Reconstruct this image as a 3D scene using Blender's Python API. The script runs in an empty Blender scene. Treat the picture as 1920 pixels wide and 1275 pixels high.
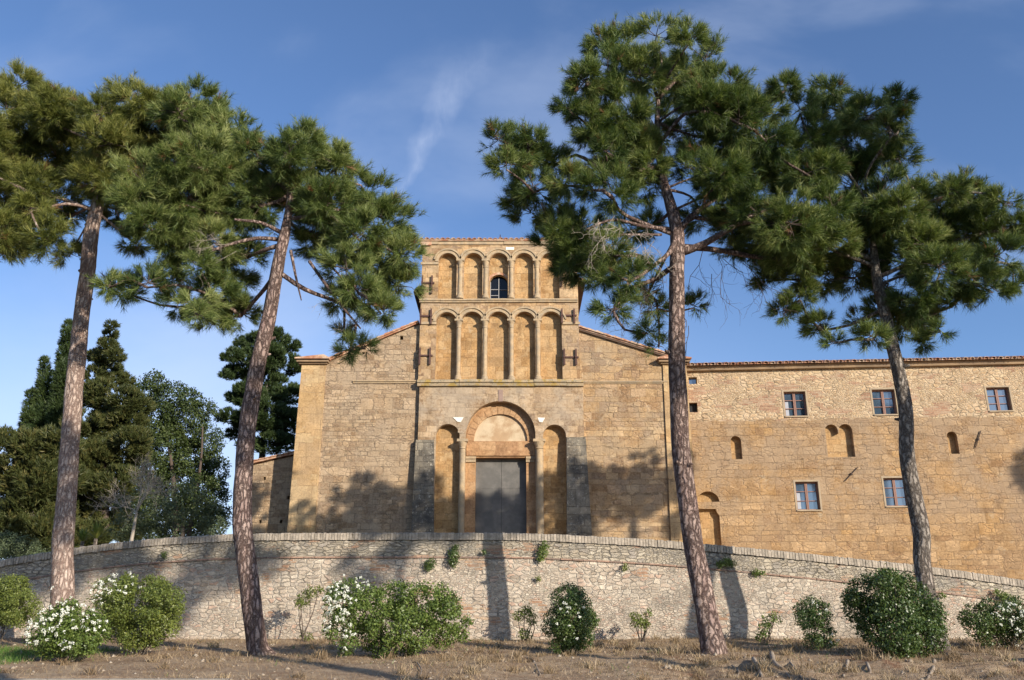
import bpy, math, random
import numpy as np
from mathutils import Vector
from mathutils.geometry import tessellate_polygon
random.seed(7)
RNG = np.random.default_rng(11)
R = math.radians
scene = bpy.context.scene
COL = scene.collection

# ------------------------------------------------------------------ camera, world, sun, exposure
F = 1700.0; PITCH = R(18.8); CZ = 1.6
cam = bpy.data.cameras.new('camera'); cam_o = bpy.data.objects.new('camera', cam); COL.objects.link(cam_o)
cam.sensor_width = 36; cam.lens = F/1920*36; cam.clip_end = 4000; cam.clip_start = 0.1
cam_o.location = (0, 0, CZ); cam_o.rotation_euler = (R(90)+PITCH, 0, 0)
scene.camera = cam_o
SUN_AZ = R(41); SUN_EL = R(18.3)          # azimuth measured from -Y (behind the camera) towards +X
sun_dir = Vector((math.sin(SUN_AZ)*math.cos(SUN_EL), -math.cos(SUN_AZ)*math.cos(SUN_EL), math.sin(SUN_EL)))
sd = bpy.data.lights.new('sun', 'SUN'); sd.energy = 5.0; sd.angle = R(0.45); sd.color = (1.0, 0.90, 0.76)
so = bpy.data.objects.new('sun', sd); COL.objects.link(so); so.rotation_euler = sun_dir.to_track_quat('Z', 'Y').to_euler()
scene.view_settings.view_transform = 'Standard'; scene.view_settings.look = 'None'
scene.view_settings.gamma = 1; scene.view_settings.exposure = 0.36

class NT:
    """small helper to write node trees"""
    def __init__(s, tree): s.t = tree; s.N = tree.nodes; s.L = tree.links
    def put(s, sock, v):
        if isinstance(v, bpy.types.NodeSocket): s.L.new(v, sock)
        elif isinstance(v, (tuple, list)) and len(v) == 3 and sock.type == 'RGBA': sock.default_value = (*v, 1)
        else: sock.default_value = v
    def node(s, kind, ins=None, **props):
        n = s.N.new(kind)
        for k, v in props.items(): setattr(n, k, v)
        for k, v in (ins or {}).items(): s.put(n.inputs[k], v)
        return n
    def m(s, op, a, b=0.0, c=None, clamp=False):
        n = s.N.new('ShaderNodeMath'); n.operation = op; n.use_clamp = clamp
        s.put(n.inputs[0], a); s.put(n.inputs[1], b)
        if c is not None: s.put(n.inputs[2], c)
        return n.outputs[0]
    def noise(s, vec, scale, detail=4, rough=0.55, dim='3D', dist=0.0):
        n = s.N.new('ShaderNodeTexNoise'); n.noise_dimensions = dim
        s.put(n.inputs['W' if dim == '1D' else 'Vector'], vec)
        n.inputs['Scale'].default_value = scale; n.inputs['Detail'].default_value = detail
        n.inputs['Roughness'].default_value = rough; n.inputs['Distortion'].default_value = dist
        return n.outputs[0]
    def xyz(s, x, y, z=0.0):
        n = s.N.new('ShaderNodeCombineXYZ'); s.put(n.inputs[0], x); s.put(n.inputs[1], y); s.put(n.inputs[2], z); return n.outputs[0]
    def ramp(s, fac, stops, interp='LINEAR'):
        n = s.N.new('ShaderNodeValToRGB'); r = n.color_ramp; r.interpolation = interp
        while len(r.elements) < len(stops): r.elements.new(0.5)
        for e, (p, c) in zip(r.elements, stops):
            e.position = p; e.color = (c, c, c, 1) if isinstance(c, (int, float)) else (*c, 1)
        s.put(n.inputs[0], fac); return n.outputs[0]
    def mix(s, fac, a, b, mode='MIX'):
        n = s.N.new('ShaderNodeMix'); n.data_type = 'RGBA'; n.blend_type = mode; n.clamp_result = False
        s.put(n.inputs[0], fac); s.put(n.inputs[6], a); s.put(n.inputs[7], b); return n.outputs[2]
    def smooth(s, v, lo, hi):
        n = s.N.new('ShaderNodeMapRange'); n.interpolation_type = 'SMOOTHSTEP'
        s.put(n.inputs[0], v); n.inputs[1].default_value = lo; n.inputs[2].default_value = hi
        n.inputs[3].default_value = 0; n.inputs[4].default_value = 1
        return n.outputs[0]

# world: Nishita sky plus thin cirrus by direction
w = bpy.data.worlds.new('World'); scene.world = w; w.use_nodes = True
n = NT(w.node_tree); n.N.clear()
sky = n.node('ShaderNodeTexSky', sky_type='NISHITA', sun_disc=False)
sky.sun_elevation = SUN_EL; sky.sun_rotation = math.pi - SUN_AZ; sky.altitude = 300; sky.air_density = 1.0; sky.dust_density = 0.6; sky.ozone_density = 2.2
tc = n.node('ShaderNodeTexCoord'); sx = n.node('ShaderNodeSeparateXYZ', {0: tc.outputs['Generated']})
yy = n.m('MAXIMUM', sx.outputs[1], 0.05)
u = n.m('DIVIDE', sx.outputs[0], yy); v = n.m('DIVIDE', sx.outputs[2], yy)
wob = n.m('MULTIPLY', n.m('SUBTRACT', n.noise(n.xyz(u, v, 3.0), 6, 4), 0.5), 0.16)
cl = n.noise(n.xyz(n.m('ADD', n.m('MULTIPLY', u, 1.3), n.m('MULTIPLY', v, 1.1)), n.m('SUBTRACT', n.m('MULTIPLY', v, 2.2), n.m('MULTIPLY', u, 0.6)), 1.7), 1.7, 6, 0.5, dist=0.3)
veil = n.smooth(cl, 0.44, 0.74)
# the rising streak of cirrus beside the tower
lu = n.m('ADD', n.m('SUBTRACT', u, n.m('MULTIPLY', n.m('SUBTRACT', v, 0.56), 0.42)), wob)
g = n.m('ABSOLUTE', n.m('ADD', lu, 0.128))
wid = n.m('ADD', 0.006, n.m('MULTIPLY', n.m('MAXIMUM', n.m('SUBTRACT', v, 0.5), 0.0), 0.15))
st = n.m('SUBTRACT', 1.0, n.m('DIVIDE', g, wid), clamp=True)
st = n.m('MULTIPLY', n.m('MULTIPLY', st, n.smooth(v, 0.47, 0.56)), n.m('SUBTRACT', 1.0, n.smooth(v, 0.62, 0.80)))
st = n.m('MULTIPLY', st, n.smooth(n.noise(n.xyz(n.m('MULTIPLY', u, 3.0), v, 9.0), 5, 6, 0.65), 0.30, 0.68))
low = n.m('MULTIPLY', n.m('SUBTRACT', 1.0, n.smooth(v, 0.08, 0.52)), n.m('SUBTRACT', 1.0, n.smooth(u, -0.45, 0.55)))
mask = n.m('ADD', n.m('ADD', n.m('MULTIPLY', veil, 0.20), n.m('MULTIPLY', st, 0.26)), n.m('MULTIPLY', low, 0.6), clamp=True)
skyc = n.mix(1.0, sky.outputs[0], (0.90, 1.02, 1.24), 'MULTIPLY')
colr = n.mix(mask, skyc, (5.4, 6.0, 7.4))
bg = n.node('ShaderNodeBackground', {0: colr, 1: 0.12}); out = n.node('ShaderNodeOutputWorld', {0: bg.outputs[0]})

# ------------------------------------------------------------------ picture -> place helpers
CT, ST = math.cos(PITCH), math.sin(PITCH)
def ray(px, py):
    a = (px-960)/F; b = (637.5-py)/F
    return (a, CT - b*ST, ST + b*CT)
def P(px, py, Y):
    d = ray(px, py); t = Y/d[1]; return np.array((d[0]*t, Y, CZ + d[2]*t))
def PXM(Y, py=637):                     # pixels (of 1920) per metre at a distance
    d = ray(960, py); return F*d[1]/Y
class Plane:
    """upright plane through (ox, oy), turned by a towards the camera; local coords (x, z)"""
    def __init__(s, ox, oy, a): s.ox, s.oy, s.a = ox, oy, a; s.e = (math.cos(a), -math.sin(a)); s.nrm = (math.sin(a), math.cos(a))
    def __call__(s, px, py, off=0.0):
        d = ray(px, py); k = s.ox*s.nrm[0] + s.oy*s.nrm[1] + off
        t = k/(d[0]*s.nrm[0] + d[1]*s.nrm[1])
        X, Y = d[0]*t, d[1]*t
        return ((X-s.ox)*s.e[0] + (Y-s.oy)*s.e[1], CZ + d[2]*t)

# ------------------------------------------------------------------ mesh helpers
def mk(name, verts, faces, mat=None, parent=None, smooth=False, attr=None):
    me = bpy.data.meshes.new(name); me.from_pydata([tuple(map(float, q)) for q in verts], [], faces)
    o = bpy.data.objects.new(name, me); COL.objects.link(o)
    if mat is not None: me.materials.append(mat)
    if parent is not None: o.parent = parent
    if smooth: me.polygons.foreach_set('use_smooth', [True]*len(me.polygons))
    if attr is not None:
        a = me.attributes.new('v', 'FLOAT', 'POINT'); a.data.foreach_set('value', np.asarray(attr, dtype=np.float32))
    me.update(); return o
def mk_np(name, V, Fc, mat, parent=None, attr=None, smooth=False):
    me = bpy.data.meshes.new(name); nv, (nf, k) = len(V), Fc.shape
    me.vertices.add(nv); me.vertices.foreach_set('co', np.ascontiguousarray(V, dtype=np.float32).ravel())
    me.loops.add(nf*k); me.loops.foreach_set('vertex_index', np.ascontiguousarray(Fc, dtype=np.int32).ravel())
    me.polygons.add(nf); me.polygons.foreach_set('loop_start', np.arange(0, nf*k, k, dtype=np.int32))
    try: me.polygons.foreach_set('loop_total', np.full(nf, k, dtype=np.int32))
    except Exception: pass
    if smooth: me.polygons.foreach_set('use_smooth', np.ones(nf, dtype=bool))
    if attr is not None:
        a = me.attributes.new('v', 'FLOAT', 'POINT'); a.data.foreach_set('value', np.asarray(attr, dtype=np.float32))
    me.update(calc_edges=True); me.validate()
    o = bpy.data.objects.new(name, me); COL.objects.link(o); me.materials.append(mat)
    if parent is not None: o.parent = parent
    return o
def tag(o, label=None, cat=None, group=None, kind=None):
    if label: o['label'] = label
    if cat: o['category'] = cat
    if group: o['group'] = group
    if kind: o['kind'] = kind
    return o
def empty(name, loc=(0, 0, 0), rz=0.0):
    o = bpy.data.objects.new(name, None); COL.objects.link(o); o.location = loc; o.rotation_euler = (0, 0, rz); o.empty_display_size = 0.3
    return o
class MB:
    def __init__(s): s.V = []; s.F = []; s.A = []
    def add(s, vs, fs, a=0.5):
        b = len(s.V); s.V += [tuple(q) for q in vs]; s.F += [tuple(b+i for i in f) for f in fs]; s.A += [a]*len(vs)
    def box(s, x0, x1, y0, y1, z0, z1, a=0.5):
        s.add([(x0,y0,z0),(x1,y0,z0),(x1,y1,z0),(x0,y1,z0),(x0,y0,z1),(x1,y0,z1),(x1,y1,z1),(x0,y1,z1)],
              [(0,1,5,4),(1,2,6,5),(2,3,7,6),(3,0,4,7),(4,5,6,7),(3,2,1,0)], a)
    def prism(s, poly, y0, y1, a=0.5):
        """poly in (x, z), extruded from y0 (front) to y1"""
        k = len(poly); vs = [(x, y0, z) for x, z in poly] + [(x, y1, z) for x, z in poly]
        fs = [tuple(range(k)), tuple(range(2*k-1, k-1, -1))] + [(i, i+k, (i+1) % k + k, (i+1) % k) for i in range(k)]
        s.add(vs, fs, a)
    def band(s, cx, cz, r0, r1, a0, a1, y0, y1, seg=18, a=0.5, sq=1.0):
        vs = []; fs = []
        for i in range(seg+1):
            t = a0 + (a1-a0)*i/seg; c, q = math.cos(t), math.sin(t)*sq
            vs += [(cx+r0*c, y0, cz+r0*q), (cx+r1*c, y0, cz+r1*q), (cx+r1*c, y1, cz+r1*q), (cx+r0*c, y1, cz+r0*q)]
        for i in range(seg):
            b = 4*i
            for j in range(4): fs.append((b+j, b+(j+1) % 4, b+4+(j+1) % 4, b+4+j))
        fs += [(3, 2, 1, 0), (4*seg, 4*seg+1, 4*seg+2, 4*seg+3)]
        s.add(vs, fs, a)
    def lathe(s, x, y, prof, seg=16, a=0.5):
        vs = []; fs = []
        for r, z in prof:
            for i in range(seg):
                t = 2*math.pi*i/seg; vs.append((x+r*math.cos(t), y+r*math.sin(t), z))
        for j in range(len(prof)-1):
            for i in range(seg):
                fs.append((j*seg+i, j*seg+(i+1) % seg, (j+1)*seg+(i+1) % seg, (j+1)*seg+i))
        s.add(vs, fs, a)
    def build(s, name, mat, parent=None, smooth=False, attr=False):
        return mk(name, s.V, s.F, mat, parent, smooth, s.A if attr else None)

def wall_holes(mb, outline, holes, y0, y1, back=False):
    """front face at y0 with holes, reveals and outer rim going back to y1; outline and holes are (x, z) lists"""
    loops = [outline] + holes
    flat = [q for l in loops for q in l]
    tris = tessellate_polygon([[Vector((x, z, 0)) for x, z in l] for l in loops])
    mb.add([(x, y0, z) for x, z in flat], [tuple(t) for t in tris])
    for l in loops:
        k = len(l)
        mb.add([(x, y0, z) for x, z in l] + [(x, y1, z) for x, z in l], [(i, i+k, (i+1) % k + k, (i+1) % k) for i in range(k)])
def arch(x0, x1, z0, zs, seg=16, sq=1.0):
    """opening outline: jambs from z0 up to the springing zs, then a round arch"""
    cx, r = (x0+x1)/2, (x1-x0)/2
    return [(x0, z0), (x1, z0)] + [(cx + r*math.cos(math.pi*i/seg), zs + sq*r*math.sin(math.pi*i/seg)) for i in range(seg+1)]
def rect(x0, x1, z0, z1): return [(x0, z0), (x1, z0), (x1, z1), (x0, z1)]

def catmull(pts, step):
    pts = [np.array(p, float) for p in pts]; out = []
    ext = [2*pts[0]-pts[1]] + pts + [2*pts[-1]-pts[-2]]
    for i in range(1, len(ext)-2):
        p0, p1, p2, p3 = ext[i-1:i+3]; m_ = max(1, int(np.linalg.norm((p2-p1)[:3])/step))
        for j in range(m_):
            t = j/m_
            out.append(0.5*((2*p1) + (p2-p0)*t + (2*p0-5*p1+4*p2-p3)*t*t + (3*p1-p0-3*p2+p3)*t**3))
    out.append(pts[-1]); return out
def tube(mb, pts, seg=10, rough=0.0, cap=True, lob=0.0):
    """pts: (x, y, z, r)"""
    k = len(pts); vs = []; fs = []
    ph = random.random()*6
    up = np.array((0.13, 0.97, 0.21)); prev = None
    for i, p in enumerate(pts):
        c = np.array(p[:3]); a = np.array(pts[max(i-1, 0)][:3]); b = np.array(pts[min(i+1, k-1)][:3])
        t = b-a; t /= (np.linalg.norm(t)+1e-9)
        s_ = np.cross(t, up if prev is None else prev); s_ /= (np.linalg.norm(s_)+1e-9); q = np.cross(s_, t); prev = q
        for j in range(seg):
            an = 2*math.pi*j/seg
            rr = p[3]*(1 + rough*(random.random()-0.5) + lob*math.sin(3*an+ph+0.35*i) + lob*0.7*math.sin(0.23*i*(1+0.1*j) + ph))
            v = c + (s_*math.cos(an) + q*math.sin(an))*rr; vs.append(tuple(v))
    for i in range(k-1):
        for j in range(seg): fs.append((i*seg+j, i*seg+(j+1) % seg, (i+1)*seg+(j+1) % seg, (i+1)*seg+j))
    if cap: fs.append(tuple(range(seg-1, -1, -1))); fs.append(tuple((k-1)*seg+j for j in range(seg)))
    mb.add(vs, fs)

# ------------------------------------------------------------------ materials
def new_mat(name):
    m = bpy.data.materials.new(name); m.use_nodes = True; t = NT(m.node_tree); t.N.clear()
    o = t.node('ShaderNodeOutputMaterial'); b = t.node('ShaderNodeBsdfPrincipled'); t.L.new(b.outputs[0], o.inputs[0])
    b.inputs['Specular IOR Level'].default_value = 0.25
    return m, t, b, o
def hz(t):
    tc = t.node('ShaderNodeTexCoord'); s = t.node('ShaderNodeSeparateXYZ', {0: tc.outputs['Object']})
    h = t.m('ADD', s.outputs[0], t.m('MULTIPLY', s.outputs[1], 0.93)); return tc.outputs['Object'], h, s.outputs[2]

def bricks(t, h, z, bw, rh, mortar, seed=0.0, jx=0.3, jz=0.5, wob=1.0):
    zz = t.m('ADD', z, t.m('MULTIPLY', t.m('SUBTRACT', t.noise(t.m('ADD', z, seed+3.1), 1.1/rh*0.32, 1, 0.5, dim='1D'), 0.5), rh*jz*4))
    wv = t.noise(t.xyz(h, z, seed), 1.4, 3); zz = t.m('ADD', zz, t.m('MULTIPLY', t.m('SUBTRACT', wv, 0.5), rh*0.30*wob))
    zz = t.m('ADD', zz, t.m('MULTIPLY', t.m('SUBTRACT', t.noise(t.xyz(h, z, seed+2), 7, 3), 0.5), 0.05*wob))
    row = t.m('FLOOR', t.m('DIVIDE', zz, rh))
    hn = t.noise(t.xyz(t.m('ADD', h, seed), t.m('MULTIPLY', row, 7.31)), 0.75/bw, 1, 0.5)
    hh = t.m('ADD', h, t.m('MULTIPLY', t.m('SUBTRACT', hn, 0.5), bw*jx*5))
    hh = t.m('ADD', hh, t.m('MULTIPLY', t.m('SUBTRACT', t.noise(t.xyz(h, z, seed+5), 9, 3), 0.5), 0.05*wob))
    b = t.node('ShaderNodeTexBrick', {'Vector': t.xyz(hh, zz, 0.0), 'Color1': (0, 0, 0), 'Color2': (1, 1, 1), 'Mortar': (0.5, 0.5, 0.5), 'Scale': 1.0,
        'Mortar Size': mortar, 'Mortar Smooth': 0.35, 'Bias': 0.0, 'Brick Width': bw, 'Row Height': rh})
    b.offset = 0.5; b.squash = 1.0
    return b.outputs['Color'], b.outputs['Fac']

def mat_ashlar(name, cols, mortar_col, bw=0.55, rh=0.27, mortar=0.010, seed=0.0, patch=0.45, grey=(0.33, 0.30, 0.25), grey_amt=0.5, bump=0.5, rubble=0.0, joint=0.6, bright=1.0, contrast=0.25, speck=0.0, wob=1.0, tint=(0.87, 0.815, 0.765), zgrey=None):
    m, t, b, o = new_mat(name); obj, h, z = hz(t)
    c1, f1 = bricks(t, h, z, bw, rh, mortar, seed, wob=wob)
    c2, f2 = bricks(t, h, z, bw*0.62, rh*0.66, mortar, seed+11, wob=wob*0.8)
    sel = t.smooth(t.noise(obj, 0.55, 2), 0.50, 0.53)
    c = t.mix(sel, c1, c2); f = t.m('ADD', t.m('MULTIPLY', f1, t.m('SUBTRACT', 1.0, sel)), t.m('MULTIPLY', f2, sel))
    k = len(cols); base = t.ramp(c, [((i+0.5)/k, q) for i, q in enumerate(cols)])
    # stone grain, blotches, lichen and rain-washed patches
    n1 = t.noise(obj, 2.2, 6, 0.62); n2 = t.noise(obj, 14, 5, 0.7); n3 = t.noise(obj, 46, 4, 0.7); n4 = t.noise(obj, 0.7, 4, 0.6)
    base = t.mix(1.0, base, t.ramp(n1, [(0.25, 1-contrast), (0.5, 1.0), (0.75, 1+contrast)]), 'MULTIPLY')
    base = t.mix(1.0, base, t.ramp(n2, [(0.30, 0.58), (0.46, 0.94), (0.56, 1.06), (0.70, 1.25)]), 'MULTIPLY')
    n5 = t.noise(obj, 1.15, 5, 0.7, dist=0.6)
    base = t.mix(t.m('MULTIPLY', t.smooth(n5, 0.50, 0.62), 0.55), base, t.mix(1.0, base, (0.68, 0.63, 0.58), 'MULTIPLY'))
    gm = t.m('MULTIPLY', t.smooth(t.m('ADD', t.m('MULTIPLY', n4, 0.65), t.m('MULTIPLY', n2, 0.35)), 0.50-patch*0.12, 0.62-patch*0.08), grey_amt)
    if zgrey: gm = t.m('MULTIPLY', gm, t.m('ADD', 0.25, t.smooth(z, zgrey[0], zgrey[1])))
    base = t.mix(gm, base, grey)
    pale = t.m('MULTIPLY', t.smooth(t.noise(t.xyz(h, z, seed+40), 1.6, 6, 0.7), 0.60, 0.72), 0.5)
    base = t.mix(pale, base, (0.56, 0.49, 0.37))
    dk = t.smooth(t.noise(t.xyz(h, t.m('MULTIPLY', z, 0.6), seed+70), 4, 8, 0.8), 0.57, 0.70)
    base = t.mix(t.m('MULTIPLY', dk, 0.50), base, (0.10, 0.085, 0.065))
    sk = t.smooth(t.noise(t.xyz(t.m('MULTIPLY', h, 5.5), t.m('MULTIPLY', z, 0.45), seed+90), 1.0, 5, 0.65), 0.54, 0.72)
    base = t.mix(t.m('MULTIPLY', sk, 0.32), base, t.mix(1.0, base, (0.42, 0.38, 0.34), 'MULTIPLY'))
    base = t.mix(1.0, base, tint, 'MULTIPLY')
    # joints open and close along the wall
    jo = t.m('MULTIPLY', f, t.smooth(t.noise(obj, 1.9, 4, 0.6), 0.30, 0.58))
    base = t.mix(t.m('MULTIPLY', jo, joint), base, t.mix(t.smooth(n1, 0.42, 0.55), mortar_col, tuple(q*0.4 for q in mortar_col)))
    hgt = t.m('SUBTRACT', t.m('ADD', t.m('MULTIPLY', n2, 0.5), t.m('MULTIPLY', n3, 0.35)), t.m('MULTIPLY', jo, 0.9))
    hgt = t.m('ADD', hgt, t.m('MULTIPLY', c, 0.55))
    if rubble > 0:
        vv = t.xyz(t.m('MULTIPLY', h, 3.2), t.m('MULTIPLY', z, 6.0), t.m('MULTIPLY', n1, 0.9))
        ed = t.node('ShaderNodeTexVoronoi', {'Vector': vv, 'Scale': 1.0}, feature='DISTANCE_TO_EDGE').outputs['Distance']
        cr = t.m('MULTIPLY', t.m('SUBTRACT', 1.0, t.smooth(ed, 0.0, 0.10)), rubble)
        cr = t.m('MULTIPLY', cr, t.smooth(n1, 0.42, 0.58))
        base = t.mix(t.m('MULTIPLY', cr, 0.55), base, (0.17, 0.135, 0.10)); hgt = t.m('SUBTRACT', hgt, t.m('MULTIPLY', cr, 0.8))
    if speck: base = t.mix(t.m('MULTIPLY', t.smooth(t.noise(obj, 8, 8, 0.85), 0.555, 0.62), speck), base, (0.50, 0.46, 0.38))
    t.put(b.inputs['Base Color'], base); b.inputs['Roughness'].default_value = 0.92
    bp = t.node('ShaderNodeBump', {'Height': hgt, 'Strength': bump, 'Distance': 0.055}); t.put(b.inputs['Normal'], bp.outputs[0])
    return m

def mat_rubble(name, cols, mortar_col, sx=3.6, sz=6.6, brick_amt=0.5, bump=0.8, seed=0.0, thr=0.10, bright=1.0, grime=0.4, tint=(1, 1, 1), stain=0.0):
    m, t, b, o = new_mat(name); obj, h, z = hz(t)
    wn = t.noise(t.xyz(h, z, seed), 4.5, 6, 0.65); wn2 = t.noise(t.xyz(h, z, seed+8), 4.5, 6, 0.65)
    hx = t.m('ADD', h, t.m('MULTIPLY', t.m('SUBTRACT', wn, 0.5), 0.22)); zx = t.m('ADD', z, t.m('MULTIPLY', t.m('SUBTRACT', wn2, 0.5), 0.16))
    def vor(a, c, s2):
        vec = t.xyz(t.m('MULTIPLY', hx, a), t.m('MULTIPLY', zx, c), s2)
        v1 = t.node('ShaderNodeTexVoronoi', {'Vector': vec, 'Scale': 1.0, 'Randomness': 0.85}, voronoi_dimensions='2D')
        v2 = t.node('ShaderNodeTexVoronoi', {'Vector': vec, 'Scale': 1.0, 'Randomness': 0.85}, voronoi_dimensions='2D', feature='DISTANCE_TO_EDGE')
        return t.node('ShaderNodeSeparateColor', {0: v1.outputs['Color']}).outputs[0], v2.outputs['Distance']
    ca, ea = vor(sx, sz, seed); cb, eb = vor(sx*2.1, sz*2.0, seed+2)
    sel = t.smooth(t.noise(obj, 0.9, 3), 0.50, 0.53)
    c = t.mix(sel, ca, cb); e = t.mix(sel, ea, eb)
    k = len(cols); base = t.ramp(c, [((i+0.5)/k, q) for i, q in enumerate(cols)])
    mort = t.m('SUBTRACT', 1.0, t.smooth(e, thr*0.35, thr*1.3))
    # courses of brick let into the rubble
    bc, bf = bricks(t, h, z, 0.26, 0.072, 0.010, seed+20, 0.1, 0.1)
    bsel = t.m('MULTIPLY', t.smooth(t.noise(t.xyz(h, t.m('MULTIPLY', z, 2.4), seed+30), 1.05, 3), 0.62-0.12*brick_amt, 0.645-0.12*brick_amt), 1.0 if brick_amt > 0 else 0.0)
    bcol = t.ramp(bc, [(0.0, (0.38, 0.23, 0.155)), (0.5, (0.47, 0.31, 0.21)), (1.0, (0.50, 0.40, 0.29))])
    base = t.mix(bsel, base, bcol); mort = t.m('ADD', t.m('MULTIPLY', mort, t.m('SUBTRACT', 1.0, bsel)), t.m('MULTIPLY', bf, bsel))
    n1 = t.noise(obj, 2.0, 6, 0.6); n2 = t.noise(obj, 15, 6, 0.72); n3 = t.noise(obj, 50, 4, 0.7)
    base = t.mix(1.0, base, t.ramp(n1, [(0.25, 0.78), (0.5, 1.0), (0.75, 1.18)]), 'MULTIPLY')
    base = t.mix(1.0, base, t.ramp(n2, [(0.25, 0.62), (0.5, 1.0), (0.75, 1.28)]), 'MULTIPLY')
    gap = t.smooth(t.m('ADD', t.m('MULTIPLY', t.noise(obj, 2.4, 5, 0.65), 0.6), t.m('MULTIPLY', n2, 0.4)), 0.50, 0.59)
    base = t.mix(t.m('MULTIPLY', mort, t.m('SUBTRACT', 0.9, t.m('MULTIPLY', gap, 0.1))), base, t.mix(gap, mortar_col, tuple(q*0.32 for q in mortar_col)))
    dk = t.smooth(t.noise(t.xyz(h, t.m('MULTIPLY', z, 0.7), seed+70), 3.4, 7, 0.78), 0.58, 0.72)
    base = t.mix(t.m('MULTIPLY', dk, grime), base, (0.09, 0.08, 0.07))
    if stain: base = t.mix(t.m('MULTIPLY', t.smooth(t.noise(t.xyz(h, z, seed+15), 1.3, 7, 0.72), 0.50, 0.63), stain), base, (0.27, 0.25, 0.22))
    base = t.mix(1.0, base, tint, 'MULTIPLY')
    hgt = t.m('ADD', t.m('SUBTRACT', t.m('ADD', t.m('MULTIPLY', n2, 0.55), t.m('MULTIPLY', n3, 0.3)), t.m('MULTIPLY', mort, 0.8)), t.m('MULTIPLY', c, 0.45))
    t.put(b.inputs['Base Color'], base); b.inputs['Roughness'].default_value = 0.93
    bp = t.node('ShaderNodeBump', {'Height': hgt, 'Strength': bump, 'Distance': 0.07}); t.put(b.inputs['Normal'], bp.outputs[0])
    return m

def mat_plain(name, col, var=0.25, scale=6, rough=0.8, bump=0.2, col2=None, attr=False, spec=0.25, metal=0.0):
    m, t, b, o = new_mat(name); tc = t.node('ShaderNodeTexCoord'); obj = tc.outputs['Object']
    base = col
    if attr:
        a = t.node('ShaderNodeAttribute', attribute_name='v'); base = t.mix(a.outputs['Fac'], col, col2 or tuple(q*0.6 for q in col))
    elif col2: base = t.mix(t.smooth(t.noise(obj, scale*0.5, 5, 0.65), 0.4, 0.62), col, col2)
    nn = t.noise(obj, scale, 6, 0.65)
    base = t.mix(1.0, base, t.ramp(nn, [(0.25, 1-var), (0.5, 1.0), (0.75, 1+var)]), 'MULTIPLY')
    t.put(b.inputs['Base Color'], base); b.inputs['Roughness'].default_value = rough; b.inputs['Specular IOR Level'].default_value = spec; b.inputs['Metallic'].default_value = metal
    if bump: t.put(b.inputs['Normal'], t.node('ShaderNodeBump', {'Height': nn, 'Strength': bump, 'Distance': 0.03}).outputs[0])
    return m

def mat_leaf(name, cols, trans=0.25, rough=0.5, spec=0.3):
    m, t, b, o = new_mat(name); a = t.node('ShaderNodeAttribute', attribute_name='v')
    k = len(cols); c = t.ramp(a.outputs['Fac'], [(i/(k-1), q) for i, q in enumerate(cols)])
    t.put(b.inputs['Base Color'], c); b.inputs['Roughness'].default_value = rough; b.inputs['Specular IOR Level'].default_value = spec
    if trans:
        tr = t.node('ShaderNodeBsdfTranslucent', {0: t.mix(1.0, c, (1.3, 1.4, 0.7), 'MULTIPLY')})
        mx = t.node('ShaderNodeMixShader', {0: trans, 1: b.outputs[0], 2: tr.outputs[0]}); t.L.new(mx.outputs[0], o.inputs[0])
    return m

def mat_bark(name, plate, plate2, crack, sc=9.0, bump=1.0):
    m, t, b, o = new_mat(name); tc = t.node('ShaderNodeTexCoord'); s = t.node('ShaderNodeSeparateXYZ', {0: tc.outputs['Object']})
    nn = t.noise(tc.outputs['Object'], 5, 5, 0.6)
    w1 = t.m('MULTIPLY', t.m('SUBTRACT', t.noise(tc.outputs['Object'], 14, 5, 0.7), 0.5), 0.13)
    vec = t.xyz(t.m('ADD', s.outputs[0], w1), t.m('SUBTRACT', s.outputs[1], w1), t.m('MULTIPLY', t.m('ADD', s.outputs[2], w1), 0.33))
    e = t.node('ShaderNodeTexVoronoi', {'Vector': vec, 'Scale': sc*1.5}, feature='DISTANCE_TO_EDGE').outputs['Distance']
    cc = t.node('ShaderNodeSeparateColor', {0: t.node('ShaderNodeTexVoronoi', {'Vector': vec, 'Scale': sc*1.5}).outputs['Color']}).outputs[0]
    n2 = t.noise(tc.outputs['Object'], 28, 6, 0.7); n3 = t.noise(tc.outputs['Object'], 1.1, 3)
    base = t.mix(cc, plate, plate2); base = t.mix(t.m('MULTIPLY', t.smooth(n3, 0.4, 0.6), 0.5), base, tuple(q*0.75 for q in plate))
    base = t.mix(1.0, base, t.ramp(n2, [(0.25, 0.55), (0.5, 1.0), (0.75, 1.35)]), 'MULTIPLY')
    cr = t.m('MULTIPLY', t.m('SUBTRACT', 1.0, t.smooth(e, 0.0, 0.26)), t.smooth(n2, 0.25, 0.6))
    base = t.mix(t.m('MULTIPLY', cr, 0.9), base, crack)
    t.put(b.inputs['Base Color'], base); b.inputs['Roughness'].default_value = 0.95; b.inputs['Specular IOR Level'].default_value = 0.1
    hgt = t.m('ADD', t.m('SUBTRACT', t.m('MULTIPLY', n2, 0.4), cr), t.m('MULTIPLY', cc, 0.4))
    t.put(b.inputs['Normal'], t.node('ShaderNodeBump', {'Height': hgt, 'Strength': bump, 'Distance': 0.035}).outputs[0])
    return m

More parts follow.
